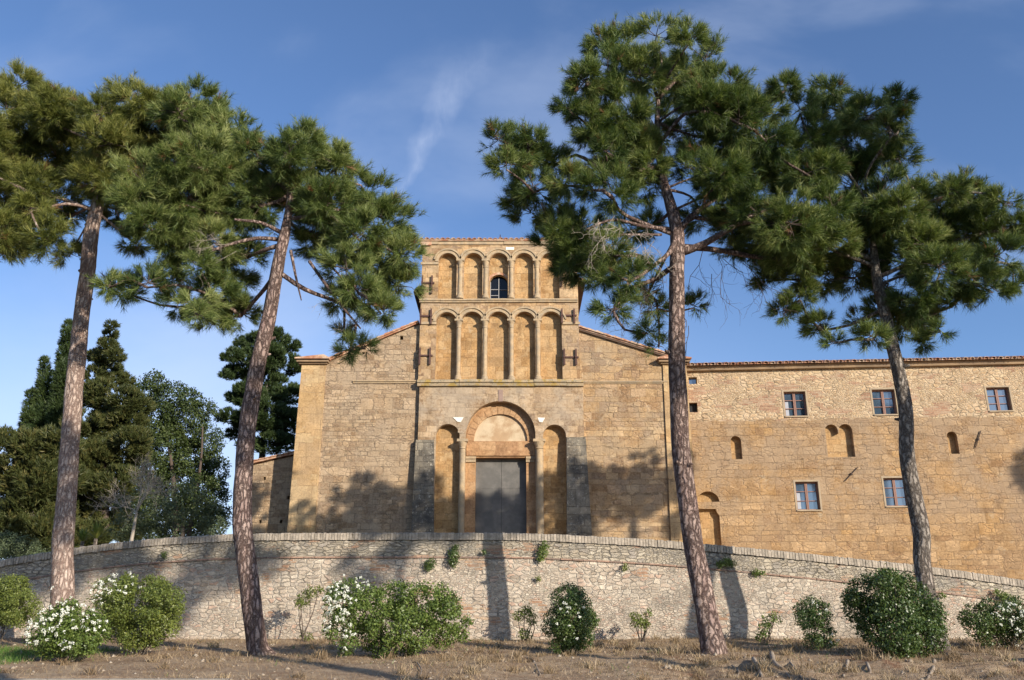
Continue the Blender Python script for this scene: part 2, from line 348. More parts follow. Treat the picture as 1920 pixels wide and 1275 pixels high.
HONEY = [(0.35, 0.225, 0.12), (0.55, 0.385, 0.215), (0.47, 0.325, 0.175), (0.64, 0.475, 0.285), (0.31, 0.21, 0.13), (0.53, 0.385, 0.24)]
HONEY2 = [(0.36, 0.255, 0.155), (0.54, 0.41, 0.265), (0.47, 0.35, 0.22), (0.61, 0.475, 0.32), (0.31, 0.225, 0.15), (0.50, 0.375, 0.24)]
M = {}
M['tower'] = mat_ashlar('tower_ashlar', HONEY, (0.30, 0.21, 0.12), 0.52, 0.30, 0.009, 1.0, grey_amt=0.35, joint=0.55)
M['niche'] = mat_ashlar('niche_ashlar', [(0.44, 0.275, 0.12), (0.56, 0.38, 0.185), (0.50, 0.32, 0.15), (0.60, 0.43, 0.23), (0.41, 0.27, 0.13)], (0.30, 0.20, 0.11), 0.42, 0.31, 0.008, 4.0, grey_amt=0.12, joint=0.5)
M['left_aisle'] = mat_ashlar('left_aisle_stone', HONEY2, (0.26, 0.20, 0.13), 0.42, 0.24, 0.016, 9.0, grey=(0.43, 0.365, 0.28), grey_amt=0.5, patch=0.6, rubble=0.5, bump=0.7, wob=2.4)
M['right_aisle'] = mat_ashlar('right_aisle_stone', HONEY, (0.24, 0.17, 0.10), 0.60, 0.30, 0.012, 17.0, grey=(0.38, 0.33, 0.25), grey_amt=0.5, patch=0.45, rubble=0.5, bump=0.7, wob=1.4)
M['portal_wall'] = mat_ashlar('portal_wall_stone', HONEY2, (0.30, 0.23, 0.15), 0.55, 0.30, 0.009, 25.0, grey=(0.47, 0.42, 0.34), grey_amt=0.6, patch=0.6, bump=0.5)
M['smooth'] = mat_ashlar('pilaster_stone', [(0.52, 0.36, 0.18), (0.58, 0.41, 0.22), (0.49, 0.34, 0.18), (0.60, 0.45, 0.25)], (0.34, 0.24, 0.14), 0.7, 0.38, 0.009, 33.0, grey_amt=0.22, bump=0.4, joint=0.75, contrast=0.2)
M['trim'] = mat_plain('carved_trim_stone', (0.46, 0.335, 0.20), 0.35, 9, 0.9, 0.6, (0.33, 0.26, 0.175))
M['portal'] = mat_ashlar('portal_sandstone', [(0.42, 0.255, 0.14), (0.50, 0.31, 0.165), (0.55, 0.37, 0.21), (0.47, 0.29, 0.15)], (0.30, 0.19, 0.11), 1.3, 0.5, 0.007, 61.0, grey_amt=0.1, bump=0.3, joint=0.5, contrast=0.2)
M['plaster'] = mat_plain('lunette_plaster', (0.44, 0.30, 0.175), 0.14, 4, 0.9, 0.3, (0.53, 0.42, 0.28))
M['buttress'] = mat_ashlar('blackened_buttress_stone', [(0.17, 0.15, 0.12), (0.29, 0.25, 0.185), (0.21, 0.185, 0.145), (0.34, 0.285, 0.205)], (0.12, 0.10, 0.08), 0.5, 0.36, 0.012, 41.0, grey=(0.075, 0.07, 0.065), grey_amt=0.8, patch=0.4, bump=0.9, contrast=0.5, speck=0.85, tint=(1, 1, 1))
M['wing_low'] = None
M['annex'] = mat_ashlar('annex_stone', HONEY2, (0.26, 0.19, 0.12), 0.36, 0.2, 0.014, 52.0, grey_amt=0.3, rubble=0.5, bump=0.6)
M['retaining'] = mat_rubble('retaining_rubble', [(0.40, 0.335, 0.27), (0.60, 0.53, 0.44), (0.48, 0.405, 0.33), (0.66, 0.59, 0.495), (0.44, 0.385, 0.325), (0.55, 0.455, 0.37), (0.60, 0.53, 0.445), (0.52, 0.38, 0.30)], (0.66, 0.595, 0.51), 5.6, 12.0, 0.16, 0.8, 0.0, grime=0.45, thr=0.12, stain=0.5, tint=(0.97, 0.94, 0.89))
M['parapet'] = mat_rubble('parapet_rubble', [(0.36, 0.31, 0.24), (0.52, 0.45, 0.34), (0.43, 0.36, 0.27), (0.57, 0.50, 0.39), (0.40, 0.35, 0.29)], (0.47, 0.41, 0.32), 5.2, 14.0, 0.1, 1.0, 60.0, grime=0.7, stain=0.75)
M['coping'] = mat_plain('coping_brick', (0.42, 0.36, 0.29), 0.4, 14, 0.95, 0.7, (0.27, 0.235, 0.19), attr=True)
M['iron'] = mat_plain('wrought_iron', (0.05, 0.032, 0.026), 0.3, 20, 0.7, 0.1)
M['rusty'] = mat_plain('rusty_iron', (0.10, 0.055, 0.045), 0.3, 20, 0.8, 0.1)
M['terracotta'] = mat_plain('terracotta_tile', (0.42, 0.20, 0.115), 0.35, 7, 0.9, 0.4, (0.50, 0.36, 0.25))
M['eave'] = mat_plain('eave_stone', (0.36, 0.25, 0.15), 0.3, 5, 0.9, 0.3, (0.24, 0.17, 0.11))
M['soffit'] = mat_plain('dark_eave_timber', (0.10, 0.065, 0.045), 0.3, 6, 0.9, 0.2)
M['door'] = mat_plain('grey_metal_door', (0.128, 0.122, 0.112), 0.14, 3.5, 0.55, 0.08, (0.155, 0.145, 0.132))
M['groove'] = mat_plain('door_groove', (0.05, 0.045, 0.042), 0.1, 4, 0.8, 0)
M['wood'] = mat_plain('window_wood', (0.27, 0.15, 0.115), 0.2, 12, 0.6, 0.1)
M['grey_frame'] = mat_plain('grey_window_frame', (0.33, 0.33, 0.33), 0.1, 5, 0.6, 0)
M['surround'] = mat_plain('window_surround_stone', (0.42, 0.33, 0.22), 0.2, 8, 0.9, 0.3, (0.34, 0.27, 0.19))
M['curtain'] = mat_plain('white_curtain', (0.38, 0.40, 0.44), 0.1, 8, 0.9, 0)
M['room'] = mat_plain('dark_room', (0.03, 0.03, 0.032), 0.1, 3, 0.9, 0)
M['marble'] = mat_plain('white_marble', (0.78, 0.74, 0.66), 0.08, 8, 0.7, 0.1)
m, t, b, o = new_mat('window_glass'); b.inputs['Base Color'].default_value = (0.05, 0.08, 0.12, 1); b.inputs['Roughness'].default_value = 0.06; b.inputs['Specular IOR Level'].default_value = 1.0; b.inputs['Metallic'].default_value = 0.0
b.inputs['IOR'].default_value = 1.9
M['glass'] = m
m, t, b, o = new_mat('dark_window_glass'); b.inputs['Base Color'].default_value = (0.008, 0.010, 0.014, 1); b.inputs['Roughness'].default_value = 0.08; b.inputs['Specular IOR Level'].default_value = 0.3
M['dark_glass'] = m
# string course: stone overgrown with orange and grey lichen
m, t, b, o = new_mat('lichen_ledge'); obj, h, z = hz(t)
base = t.mix(t.smooth(t.noise(obj, 4, 4), 0.4, 0.6), (0.42, 0.32, 0.20), (0.34, 0.28, 0.19))
base = t.mix(t.m('MULTIPLY', t.smooth(t.noise(obj, 2.6, 6, 0.7), 0.50, 0.60), 0.8), base, (0.38, 0.25, 0.05))
base = t.mix(t.smooth(t.noise(obj, 11, 5, 0.7), 0.55, 0.65), base, (0.16, 0.14, 0.09))
t.put(b.inputs['Base Color'], base); b.inputs['Roughness'].default_value = 0.95
t.put(b.inputs['Normal'], t.node('ShaderNodeBump', {'Height': t.noise(obj, 18, 5, 0.7), 'Strength': 0.8, 'Distance': 0.03}).outputs[0]); M['lichen'] = m
# wing: rendered rubble with brick above, weathered golden ashlar below
def mat_wing(zsplit):
    a = mat_rubble('wing_upper_rubble', [(0.62, 0.50, 0.33), (0.55, 0.40, 0.24), (0.66, 0.54, 0.38), (0.44, 0.32, 0.20), (0.60, 0.46, 0.30)], (0.64, 0.53, 0.37), 3.8, 8.4, 0.6, 0.7, 80.0, grime=0.2, thr=0.16, tint=(0.92, 0.86, 0.81))
    c = mat_ashlar('wing_lower_stone', [(0.38, 0.245, 0.13), (0.51, 0.345, 0.18), (0.43, 0.29, 0.155), (0.57, 0.40, 0.225), (0.35, 0.24, 0.14), (0.50, 0.325, 0.155)], (0.24, 0.165, 0.10), 0.62, 0.34, 0.011, 90.0,
                   grey=(0.40, 0.315, 0.225), grey_amt=0.55, patch=0.7, bump=0.8, joint=0.42, rubble=0.45, contrast=0.35, wob=1.9, zgrey=(-0.8, 2.6))
    # join both shaders with a ragged boundary at the height zsplit
    ta = NT(c.node_tree); src = a.node_tree; mp = {}
    for nd in src.nodes:
        k = ta.N.new(nd.bl_idname); mp[nd.name] = k
        for pr in ('operation', 'use_clamp', 'noise_dimensions', 'feature', 'voronoi_dimensions', 'data_type', 'blend_type', 'interpolation_type', 'offset', 'squash', 'clamp_result'):
            if hasattr(nd, pr):
                try: setattr(k, pr, getattr(nd, pr))
                except Exception: pass
        if nd.bl_idname == 'ShaderNodeValToRGB':
            r0, r1 = nd.color_ramp, k.color_ramp
            while len(r1.elements) < len(r0.elements): r1.elements.new(0.5)
            for e0, e1 in zip(r0.elements, r1.elements): e1.position = e0.position; e1.color = e0.color
        for i0, i1 in zip(nd.inputs, k.inputs):
            if hasattr(i0, 'default_value'):
                try: i1.default_value = i0.default_value
                except Exception: pass
    for l in src.links:
        i = list(l.from_node.outputs).index(l.from_socket); j = list(l.to_node.inputs).index(l.to_socket)
        ta.L.new(mp[l.from_node.name].outputs[i], mp[l.to_node.name].inputs[j])
    pa = [k for k in mp.values() if k.bl_idname == 'ShaderNodeBsdfPrincipled'][0]
    pc = [k for k in ta.N if k.bl_idname == 'ShaderNodeBsdfPrincipled' and k not in mp.values()][0]
    outs = [k for k in ta.N if k.bl_idname == 'ShaderNodeOutputMaterial']
    for k in outs[1:]: ta.N.remove(k)
    obj, h, z = hz(ta)
    f = ta.smooth(ta.m('ADD', z, ta.m('MULTIPLY', ta.m('SUBTRACT', ta.noise(obj, 1.2, 5, 0.6), 0.5), 0.5)), zsplit-0.03, zsplit+0.03)
    mx = ta.node('ShaderNodeMixShader', {0: f, 1: pc.outputs[0], 2: pa.outputs[0]}); ta.L.new(mx.outputs[0], outs[0].inputs[0])
    bpy.data.materials.remove(a); c.name = 'wing_wall'; return c

M['bark'] = mat_bark('pine_bark', (0.42, 0.315, 0.265), (0.29, 0.20, 0.175), (0.085, 0.05, 0.042))
M['bark_pale'] = mat_bark('pale_pine_bark', (0.53, 0.42, 0.35), (0.42, 0.31, 0.255), (0.20, 0.125, 0.10), bump=0.8)
M['bark_grey'] = mat_bark('grey_pine_bark', (0.37, 0.325, 0.275), (0.27, 0.225, 0.19), (0.10, 0.078, 0.064))
M['twig'] = mat_plain('dead_twig', (0.36, 0.31, 0.25), 0.25, 10, 0.9, 0.1)
M['dark_twig'] = mat_plain('dark_twig', (0.10, 0.075, 0.06), 0.25, 10, 0.9, 0.1)
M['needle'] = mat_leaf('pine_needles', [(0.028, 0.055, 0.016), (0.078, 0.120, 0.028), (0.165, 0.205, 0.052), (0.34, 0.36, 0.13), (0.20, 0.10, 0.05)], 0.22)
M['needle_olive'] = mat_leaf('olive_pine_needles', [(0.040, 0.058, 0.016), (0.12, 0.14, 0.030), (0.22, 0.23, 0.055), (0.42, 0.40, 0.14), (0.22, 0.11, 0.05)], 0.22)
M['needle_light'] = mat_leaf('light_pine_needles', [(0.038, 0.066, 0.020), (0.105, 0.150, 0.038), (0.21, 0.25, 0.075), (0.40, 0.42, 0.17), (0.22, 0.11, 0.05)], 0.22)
M['cypress'] = mat_leaf('cypress_foliage', [(0.022, 0.038, 0.014), (0.045, 0.072, 0.022), (0.085, 0.115, 0.035)], 0.1)
M['cypress_brown'] = mat_leaf('brownish_cypress_foliage', [(0.03, 0.042, 0.014), (0.075, 0.088, 0.026), (0.16, 0.14, 0.045)], 0.1)
M['oak'] = mat_leaf('evergreen_leaves', [(0.03, 0.05, 0.016), (0.06, 0.085, 0.024), (0.11, 0.135, 0.04)], 0.12)
M['olive'] = mat_leaf('olive_leaves', [(0.06, 0.085, 0.045), (0.10, 0.13, 0.065), (0.14, 0.16, 0.09)], 0.15)
M['bush'] = mat_leaf('bush_leaves', [(0.05, 0.085, 0.02), (0.13, 0.185, 0.04), (0.23, 0.28, 0.07)], 0.22, 0.45, 0.4)
M['bush_olive'] = mat_leaf('olive_bush_leaves', [(0.07, 0.10, 0.022), (0.15, 0.185, 0.04), (0.24, 0.26, 0.06)], 0.22, 0.45, 0.4)
M['laurel'] = mat_leaf('dark_laurel_leaves', [(0.03, 0.06, 0.016), (0.075, 0.12, 0.03), (0.15, 0.18, 0.05)], 0.18, 0.4, 0.5)
M['grass'] = mat_leaf('green_grass', [(0.04, 0.10, 0.015), (0.09, 0.18, 0.03), (0.15, 0.22, 0.05)], 0.2)
M['straw'] = mat_leaf('dry_grass', [(0.15, 0.095, 0.055), (0.29, 0.21, 0.125), (0.45, 0.35, 0.225)], 0.1)
M['litter'] = mat_leaf('pine_litter', [(0.13, 0.07, 0.035), (0.24, 0.15, 0.085), (0.33, 0.22, 0.12)], 0.05)
M['blossom'] = mat_leaf('white_blossom', [(0.75, 0.75, 0.68), (0.86, 0.86, 0.80)], 0.2)
M['root'] = mat_plain('bare_root', (0.34, 0.285, 0.225), 0.35, 14, 0.9, 0.5, (0.22, 0.17, 0.13))
M['kerb'] = mat_plain('kerb_concrete', (0.26, 0.24, 0.21), 0.2, 8, 0.9, 0.3)

# ------------------------------------------------------------------ terrain
def wallY(x): return 21.3 + 0.004*x*x
def pnoise(x, y, s):
    r = 0.0
    for k, (a, b_, c) in enumerate(((1.0, 0.7, 0.0), (1.9, -1.3, 1.7), (-2.7, 3.1, 4.2), (5.3, 4.1, 2.2))):
        r = r + np.sin(a*x*s + b_*y*s + c)*np.cos(b_*x*s*0.8 - a*y*s*0.9 + 2*c)/(k+1)
    return r*0.5
def ground_z(x, y):
    x = np.asarray(x, float); y = np.asarray(y, float)
    road = 1.05*np.clip(y/12.2, -0.4, 1)
    yk = 13.5 + 0.02*x - 1.7*(1/(1+np.exp(-(x+3.5)*1.6)))
    bank = 1.20 + 0.30*np.clip((y-13.0)/4.0, 0, 1) + 0.30*np.clip((y-17.0)/4.3, 0, 1)
    rt = 1/(1+np.exp(-(x-0.5)*0.9)); nr = 1/(1+np.exp((y-16.4)*2.0))
    bank = bank + 0.045*pnoise(x, y, 0.9) + 0.02*pnoise(x, y, 3.1) + rt*nr*(0.085*pnoise(x+7, y*1.4, 2.1) + 0.055*pnoise(x, y+3, 6.0) - 0.07*np.clip((15.2-y)/1.5, 0, 1))
    s = 1/(1+np.exp(-np.clip((y-yk)*18, -50, 50)))
    low = road*(1-s) + bank*s
    wy = wallY(np.clip(x, -16, 16)) + 0.30
    t = np.clip((y-wy)/0.05, 0, 1)
    x_ = np.abs(x-0.0)
    up0 = 2.5 - 0.9*np.clip((x-5)/6, 0, 1)
    hi = 4.9 - 2.9*np.clip((x-7.5)/4, 0, 1) - 1.6*np.clip((-x-9)/4, 0, 1)
    up = up0 + (hi-up0)*np.clip((y-wy-1)/10.0, 0, 1)
    return low*(1-t) + up*t
def build_ground():
    xs = np.unique(np.concatenate([np.linspace(-1500, -40, 14), np.linspace(-40, -14, 20), np.linspace(-14, 14, 200), np.linspace(14, 40, 20), np.linspace(40, 1500, 14)]))
    ys = np.unique(np.concatenate([np.linspace(-400, -5, 10), np.linspace(-5, 11.5, 20), np.linspace(11.5, 22, 160), np.linspace(22, 40, 40), np.linspace(40, 2000, 20)]))
    X, Y = np.meshgrid(xs, ys); Z = ground_z(X, Y)
    V = np.stack([X.ravel(), Y.ravel(), Z.ravel()], 1); nx = len(xs)
    i = (np.arange(len(ys)-1)[:, None]*nx + np.arange(nx-1)[None]).ravel()
    Fc = np.stack([i, i+1, i+nx+1, i+nx], 1)
    m, t, b, o = new_mat('dry_earth'); tc = t.node('ShaderNodeTexCoord'); ob = tc.outputs['Object']
    n1 = t.noise(ob, 0.8, 5, 0.6); n2 = t.noise(ob, 9, 6, 0.7); n3 = t.noise(ob, 60, 4, 0.7)
    c = t.mix(t.smooth(n1, 0.35, 0.65), (0.255, 0.17, 0.105), (0.36, 0.26, 0.165))
    c = t.mix(t.m('MULTIPLY', t.smooth(n2, 0.45, 0.7), 0.6), c, (0.48, 0.38, 0.26))
    c = t.mix(t.m('MULTIPLY', t.smooth(t.noise(ob, 2.3, 5, 0.7), 0.55, 0.68), 0.7), c, (0.15, 0.085, 0.05))
    c = t.mix(1.0, c, t.ramp(n3, [(0.3, 0.6), (0.5, 1.0), (0.7, 1.35)]), 'MULTIPLY')
    s = t.node('ShaderNodeSeparateXYZ', {0: ob})
    rp = t.m('MULTIPLY', t.smooth(t.noise(t.xyz(s.outputs[0], s.outputs[1], 4.4), 0.75, 6, 0.7), 0.56, 0.64), t.smooth(s.outputs[0], 0.0, 3.0))
    c = t.mix(t.m('MULTIPLY', rp, 0.75), c, (0.17, 0.07, 0.035))
    rd = t.m('SUBTRACT', 1.0, t.smooth(t.m('SUBTRACT', s.outputs[1], t.m('MULTIPLY', 1.5, t.m('SUBTRACT', 1.0, t.smooth(s.outputs[0], -4.5, -2.5)))), 11.7, 11.9))
    c = t.mix(rd, c, t.mix(n3, (0.05, 0.05, 0.05), (0.09, 0.088, 0.085)))
    t.put(b.inputs['Base Color'], c); b.inputs['Roughness'].default_value = 0.95
    t.put(b.inputs['Normal'], t.node('ShaderNodeBump', {'Height': t.m('ADD', n2, t.m('MULTIPLY', n3, 0.5)), 'Strength': 0.8, 'Distance': 0.03}).outputs[0])
    tag(mk_np('ground', V, Fc, m, smooth=True), kind='structure')
build_ground()
# kerb of the road, in short stones
kb = MB()
for i in range(14):
    x0 = -14.5 + i*0.82; x1 = x0 + 0.81
    if x1 > -3.4: break
    q = float(13.40 + 0.02*x0)
    kb.add([(x0,q-0.16,0.9),(x1,q-0.16+0.016,0.9),(x1,q+0.016,0.9),(x0,q,0.9),(x0,q-0.15,1.212),(x1,q-0.15+0.016,1.212),(x1,q+0.016,1.212),(x0,q,1.212)],
           [(0,1,5,4),(1,2,6,5),(2,3,7,6),(3,0,4,7),(4,5,6,7)])
tag(kb.build('kerb', M['kerb']), kind='structure')

# ------------------------------------------------------------------ retaining wall
TOP = [(-420,1135),(-200,1090),(-100,1069),(0,1050),(100,1033),(200,1019),(300,1009),(400,1003),(480,1000),(700,999),(935,999),(1000,1000),(1100,1005),(1200,1010),(1300,1018),(1400,1027),(1500,1037),(1600,1047),(1700,1057),(1800,1070),(1920,1088),(2050,1110),(2300,1160)]
def wall_top_fn():
    xs, zs = [], []
    for px, py in TOP:
        x = 0.0; Yw = 21.3
        for _ in range(5): p = P(px, py, Yw); Yw = wallY(p[0])
        xs.append(p[0]); zs.append(p[2])
    return xs, zs
_wx, _wz = wall_top_fn()
def wtop(x): return np.interp(x, _wx, _wz)
def wz_smooth(x): return np.mean([wtop(x+d) for d in (-0.6, -0.3, 0, 0.3, 0.6)], axis=0)
def build_retaining():
    root = empty('retaining_wall', (0, 21.3, 1.7)); off = np.array((0, -21.3, -1.7))
    tag(root, 'long curved rubble retaining wall with brick coping in front of the church', 'wall')
    xs = np.arange(-16.5, 16.5, 0.06)
    def sheet(name, zf0, zf1, nz, yoff, mat, seed):
        zt = np.linspace(0, 1, nz)
        X = np.repeat(xs[None], nz, 0); Z = zf0(X[0])[None]*(1-zt[:, None]) + zf1(X[0])[None]*zt[:, None]
        Y = wallY(X) + yoff + (wz_smooth(X) - Z)*(-0.03)
        rgh = 0.018*pnoise(X+seed, Z*1.7, 3.2) + 0.012*pnoise(X*1.7, Z*2.9+seed, 7.0)
        Y = Y + rgh
        V = np.stack([X.ravel(), Y.ravel(), Z.ravel()], 1); nx = len(xs)
        i = (np.arange(nz-1)[:, None]*nx + np.arange(nx-1)[None]).ravel(); Fc = np.stack([i, i+1, i+nx+1, i+nx], 1)
        # back and top of the wall so that it has thickness
        nv = len(V); B = V[-nx:].copy(); B2 = V[:nx].copy(); B[:, 1] += 0.42; B2[:, 1] += 0.42
        V = np.concatenate([V, B, B2]); j = np.arange(nx-1)
        Fc = np.concatenate([Fc, np.stack([(nz-1)*nx+j, (nz-1)*nx+j+1, nv+j+1, nv+j], 1), np.stack([nv+j, nv+j+1, nv+nx+j+1, nv+nx+j], 1)])
        return mk_np(name, V+off, Fc, mat, root, smooth=True)
    cz = 0.165                                                     # coping height
    cut = 0.555
    sheet('wall_face', lambda x: 0*x+1.2, lambda x: wz_smooth(x)-cut-0.016, 30, 0.0, M['retaining'], 0.0)
    sheet('parapet', lambda x: wz_smooth(x)-cut+0.016, lambda x: wz_smooth(x)-cz+0.004, 8, 0.015, M['parapet'], 5.0)
    sc = MB()                                                      # rounded brick string course
    x = -16.4
    while x < 16.4:
        L = random.uniform(0.24, 0.32); x1 = x+L-0.012; q = random.uniform(-0.008, 0.008)
        for a0, a1 in ((x, x1),):
            z0, z1 = float(wz_smooth(a0))-cut, float(wz_smooth(a1))-cut; y0, y1 = wallY(a0)-0.05+q, wallY(a1)-0.05+q
            sc.add([(a0,y0,z0-0.018),(a1,y1,z1-0.018),(a1,y1+0.2,z1-0.018),(a0,y0+0.2,z0-0.018),(a0,y0+0.012,z0+0.018),(a1,y1+0.012,z1+0.018),(a1,y1+0.2,z1+0.018),(a0,y0+0.2,z0+0.018)],
                   [(0,1,5,4),(1,2,6,5),(2,3,7,6),(3,0,4,7),(4,5,6,7),(3,2,1,0)], random.random())
        x += L
    sc.V = [tuple(np.array(v)+off) for v in sc.V]
    mm = mat_plain('shaded_string_brick', (0.33, 0.21, 0.15), 0.35, 12, 0.95, 0.5, (0.20, 0.15, 0.12), attr=True)  # brick colour darkened so the course reads as a thin shadow line
    sc.build('string_course', mm, root, attr=True)
    cp = MB(); x = -16.4
    while x < 16.4:
        L = random.uniform(0.060, 0.078); x1 = x+L-0.010; q = random.uniform(-0.010, 0.010); dz = random.uniform(-0.006, 0.008)
        z0, z1 = float(wz_smooth(x))+dz, float(wz_smooth(x1))+dz; y0, y1 = wallY(x)-0.035+q, wallY(x1)-0.035+q
        cp.add([(x,y0,z0-cz),(x1,y1,z1-cz),(x1,y1+0.36,z1-cz),(x,y0+0.36,z0-cz),(x,y0,z0-0.02),(x1,y1,z1-0.02),(x1,y1+0.36,z1),(x,y0+0.36,z0),(x,y0+0.03,z0),(x1,y1+0.03,z1)],
               [(0,1,5,4),(1,2,6,9,5),(2,3,7,6),(3,0,4,8,7),(4,5,9,8),(8,9,6,7)], random.random()**1.3)
        x += L
    # mortar bed under the bricks
    for k in range(330):
        a0 = -16.4+0.1*k; a1 = a0+0.1
        if a1 > 16.4: break
        z0, z1 = float(wz_smooth(a0)), float(wz_smooth(a1)); y0, y1 = wallY(a0), wallY(a1)
        cp.add([(a0,y0-0.018,z0-cz+0.002),(a1,y1-0.018,z1-cz+0.002),(a1,y1-0.01,z1-0.022),(a0,y0-0.01,z0-0.022),(a1,y1+0.3,z1-0.022),(a0,y0+0.3,z0-0.022)], [(0,1,2,3),(3,2,4,5)], 0.9)
    cp.V = [tuple(np.array(v)+off) for v in cp.V]
    cp.build('coping', M['coping'], root, attr=True)
    return root
build_retaining()

# ------------------------------------------------------------------ church
FD = 34.0
pl = Plane(0.0, FD, 0.0)                 # plane of the aisle walls
def X(px, py=850, off=0.0): return pl(px, py, off)[0]
def Z(py, off=0.0): return pl(960, py, off)[1]
church = empty('church', (0, FD, 4.9)); CO = np.array((0, 0, -4.9))     # children use local coords (x, depth, z-4.9)
tag(church, 'honey coloured romanesque stone church with two tiers of blind arches over a round portal', 'church')
def cb(mb, name, mat, parent=church, smooth=False, attr=False):
    mb.V = [(v[0], v[1], v[2]-4.9) for v in mb.V]; return mb.build(name, mat, parent, smooth, attr)
G = 4.9                                   # piazza level
PRJ = -0.18                               # front plane of the central block
# aisle walls
xl, xr = X(600, 850), X(783, 850, PRJ)
mb = MB(); wall_holes(mb, [(xl-0.05, G), (xr+0.3, G), (xr+0.3, Z(606)), (X(783, 640), Z(609)), (X(606, 690), Z(682)), (xl-0.05, Z(684))],
    [rect(X(750,634), X(756,634), Z(637), Z(630)), rect(X(680,640), X(685,640), Z(664), Z(660))], 0.0, 0.35)
cb(mb, 'aisle_wall', M['left_aisle'])
mb = MB(); wall_holes(mb, [(X(1080), G), (X(1262, 850), G), (X(1262, 850), Z(672)), (X(1252, 670), Z(669)), (X(1085, 640), Z(618)), (X(1080), Z(618))], [], 0.0, 0.35)
cb(mb, 'aisle_wall', M['right_aisle'])
# corner pilasters with slab capitals
for (a, b_) in ((552, 600), (1250, 1297)):
    x0, x1 = X(a, 850), X(b_, 850); mb = MB()
    t = 0.03; zt = Z(684)
    mb.add([(x0-t,-0.09,G),(x1+t,-0.09,G),(x1+t,1.0,G),(x0-t,1.0,G),(x0+t,-0.06,zt),(x1,-0.06,zt),(x1,1.0,zt),(x0+t,1.0,zt)],
           [(0,1,5,4),(1,2,6,5),(2,3,7,6),(3,0,4,7)])
    cb(mb, 'pilaster', M['smooth'])
    mb = MB(); mb.box(x0-0.06, x1+0.06, -0.16, 0.9, Z(684), Z(681.5)); mb.box(x0-0.14, x1+0.12, -0.26, 0.9, Z(681.5)+0.002, Z(677.5))
    cb(mb, 'capital', M['eave'])
    mb = MB(); zc = Z(677); mb.prism([(x0-0.2, zc), (x1+0.17, zc), (x1+0.17, zc+0.05), (x1-0.05 if a < 900 else x0+0.3, zc+0.17), (x0-0.2, zc+0.05)], -0.36, 0.9)
    cb(mb, 'capital_tile', M['terracotta'])
# aisle roofs: slab sloping with the gable, running back
def raking(pts, name='aisle_roof'):
    (x0, z0), (x1, z1) = pts; mb = MB()
    d = Vector((x1-x0, z1-z0)); L = d.length; d /= L; nrm = Vector((-d.y, d.x))
    if nrm.y < 0: nrm = -nrm
    mb.prism([(x0, z0), (x1, z1), (x1+nrm.x*0.05, z1+nrm.y*0.05), (x0+nrm.x*0.05, z0+nrm.y*0.05)], -0.10, 11.0, 0.5)
    k = int(L/0.33)
    for i in range(k):
        a = i/k; b_ = (i+1.12)/k; p = (x0+(x1-x0)*a, z0+(z1-z0)*a); q = (x0+(x1-x0)*b_, z0+(z1-z0)*b_)
        o1 = 0.055; o2 = 0.105 + 0.01*random.random()
        mb.prism([(p[0]+nrm.x*o1, p[1]+nrm.y*o1), (q[0]+nrm.x*o1, q[1]+nrm.y*o1), (q[0]+nrm.x*o2, q[1]+nrm.y*o2-0.015), (p[0]+nrm.x*(o2+0.02), p[1]+nrm.y*(o2+0.02))], -0.16+0.01*(i % 2), 0.3)
    cb(mb, name, M['terracotta'])
raking([(X(600, 685)-0.02, Z(685)), (X(785, 610), Z(607))])
raking([(X(1084, 616), Z(617)), (X(1262, 671), Z(671))])
# right side: dark timber board under the raking eave
mb = MB(); a0, a1 = (X(1086, 618), Z(621)), (X(1252, 672), Z(672))
mb.prism([a0, a1, (a1[0], a1[1]+0.07), (a0[0], a0[1]+0.075)], -0.09, 0.0); cb(mb, 'eave_board', M['soffit'])
# horizontal mouldings on the aisles
for a, b_, y in ((662, 781, 716), (1088, 1250, 717)):
    mb = MB(); x0, x1 = X(a, y), X(b_, y)
    mb.prism([(x0, Z(y+2.5)), (x1, Z(y+2.5)), (x1, Z(y)), (x0, Z(y))], -0.04, 0.02); mb.prism([(x0, Z(y)+0.002), (x1, Z(y)+0.002), (x1, Z(y-2)), (x0, Z(y-2))], -0.08, 0.02)
    cb(mb, 'string_course', M['trim'])

# central block ---------------------------------------------------
PF = PRJ                                   # front plane
def XF(px, py=700): return pl(px, py, PF)[0]
def ZF(py): return pl(960, py, PF)[1]
TL, TR = (XF(786.5, 640), XF(1086, 640))
def tier(cols, ys, yb, ztop, zbot, xs):
    """niche openings from the pixel ranges"""
    return [arch(XF(a, ys), XF(b_, ys), ZF(yb), ZF(ys)) for a, b_ in xs]
up_x = [(821.5, 856), (869.5, 904.5), (917, 952.5), (965, 1000), (1013.5, 1048.5)]
lo_x = [(817, 855), (864, 904), (914, 954), (963.5, 1003.5), (1013.5, 1054)]
up_h = [arch(XF(a, 520), XF(b_, 520), ZF(560), ZF(491)) for a, b_ in up_x]
lo_h = [arch(XF(a, 650), XF(b_, 650), ZF(713), ZF(603.5)) for a, b_ in lo_x]
ztop = ZF(452); zmid = ZF(567); zled = ZF(720)
mb = MB(); wall_holes(mb, [(TL, zled), (TR, zled), (TR, ztop), (TL, ztop)], up_h + lo_h, PF, PF+0.24)
mb.box(TL+0.002, TR-0.002, PF+0.56, PF+1.1, zled, ztop-0.002)
cb(mb, 'upper_facade', M['tower'])
# niche backs
mb = MB()
wx0, wx1 = XF(918.5, 540), XF(951.5, 540)
win = arch(wx0, wx1, ZF(559), ZF(524), sq=0.85)
wall_holes(mb, [(TL+0.05, zled+0.01), (TR-0.05, zled+0.01), (TR-0.05, ztop-0.05), (TL+0.05, ztop-0.05)], [win], PF+0.242, PF+0.55)
cb(mb, 'niche_back', M['niche'])
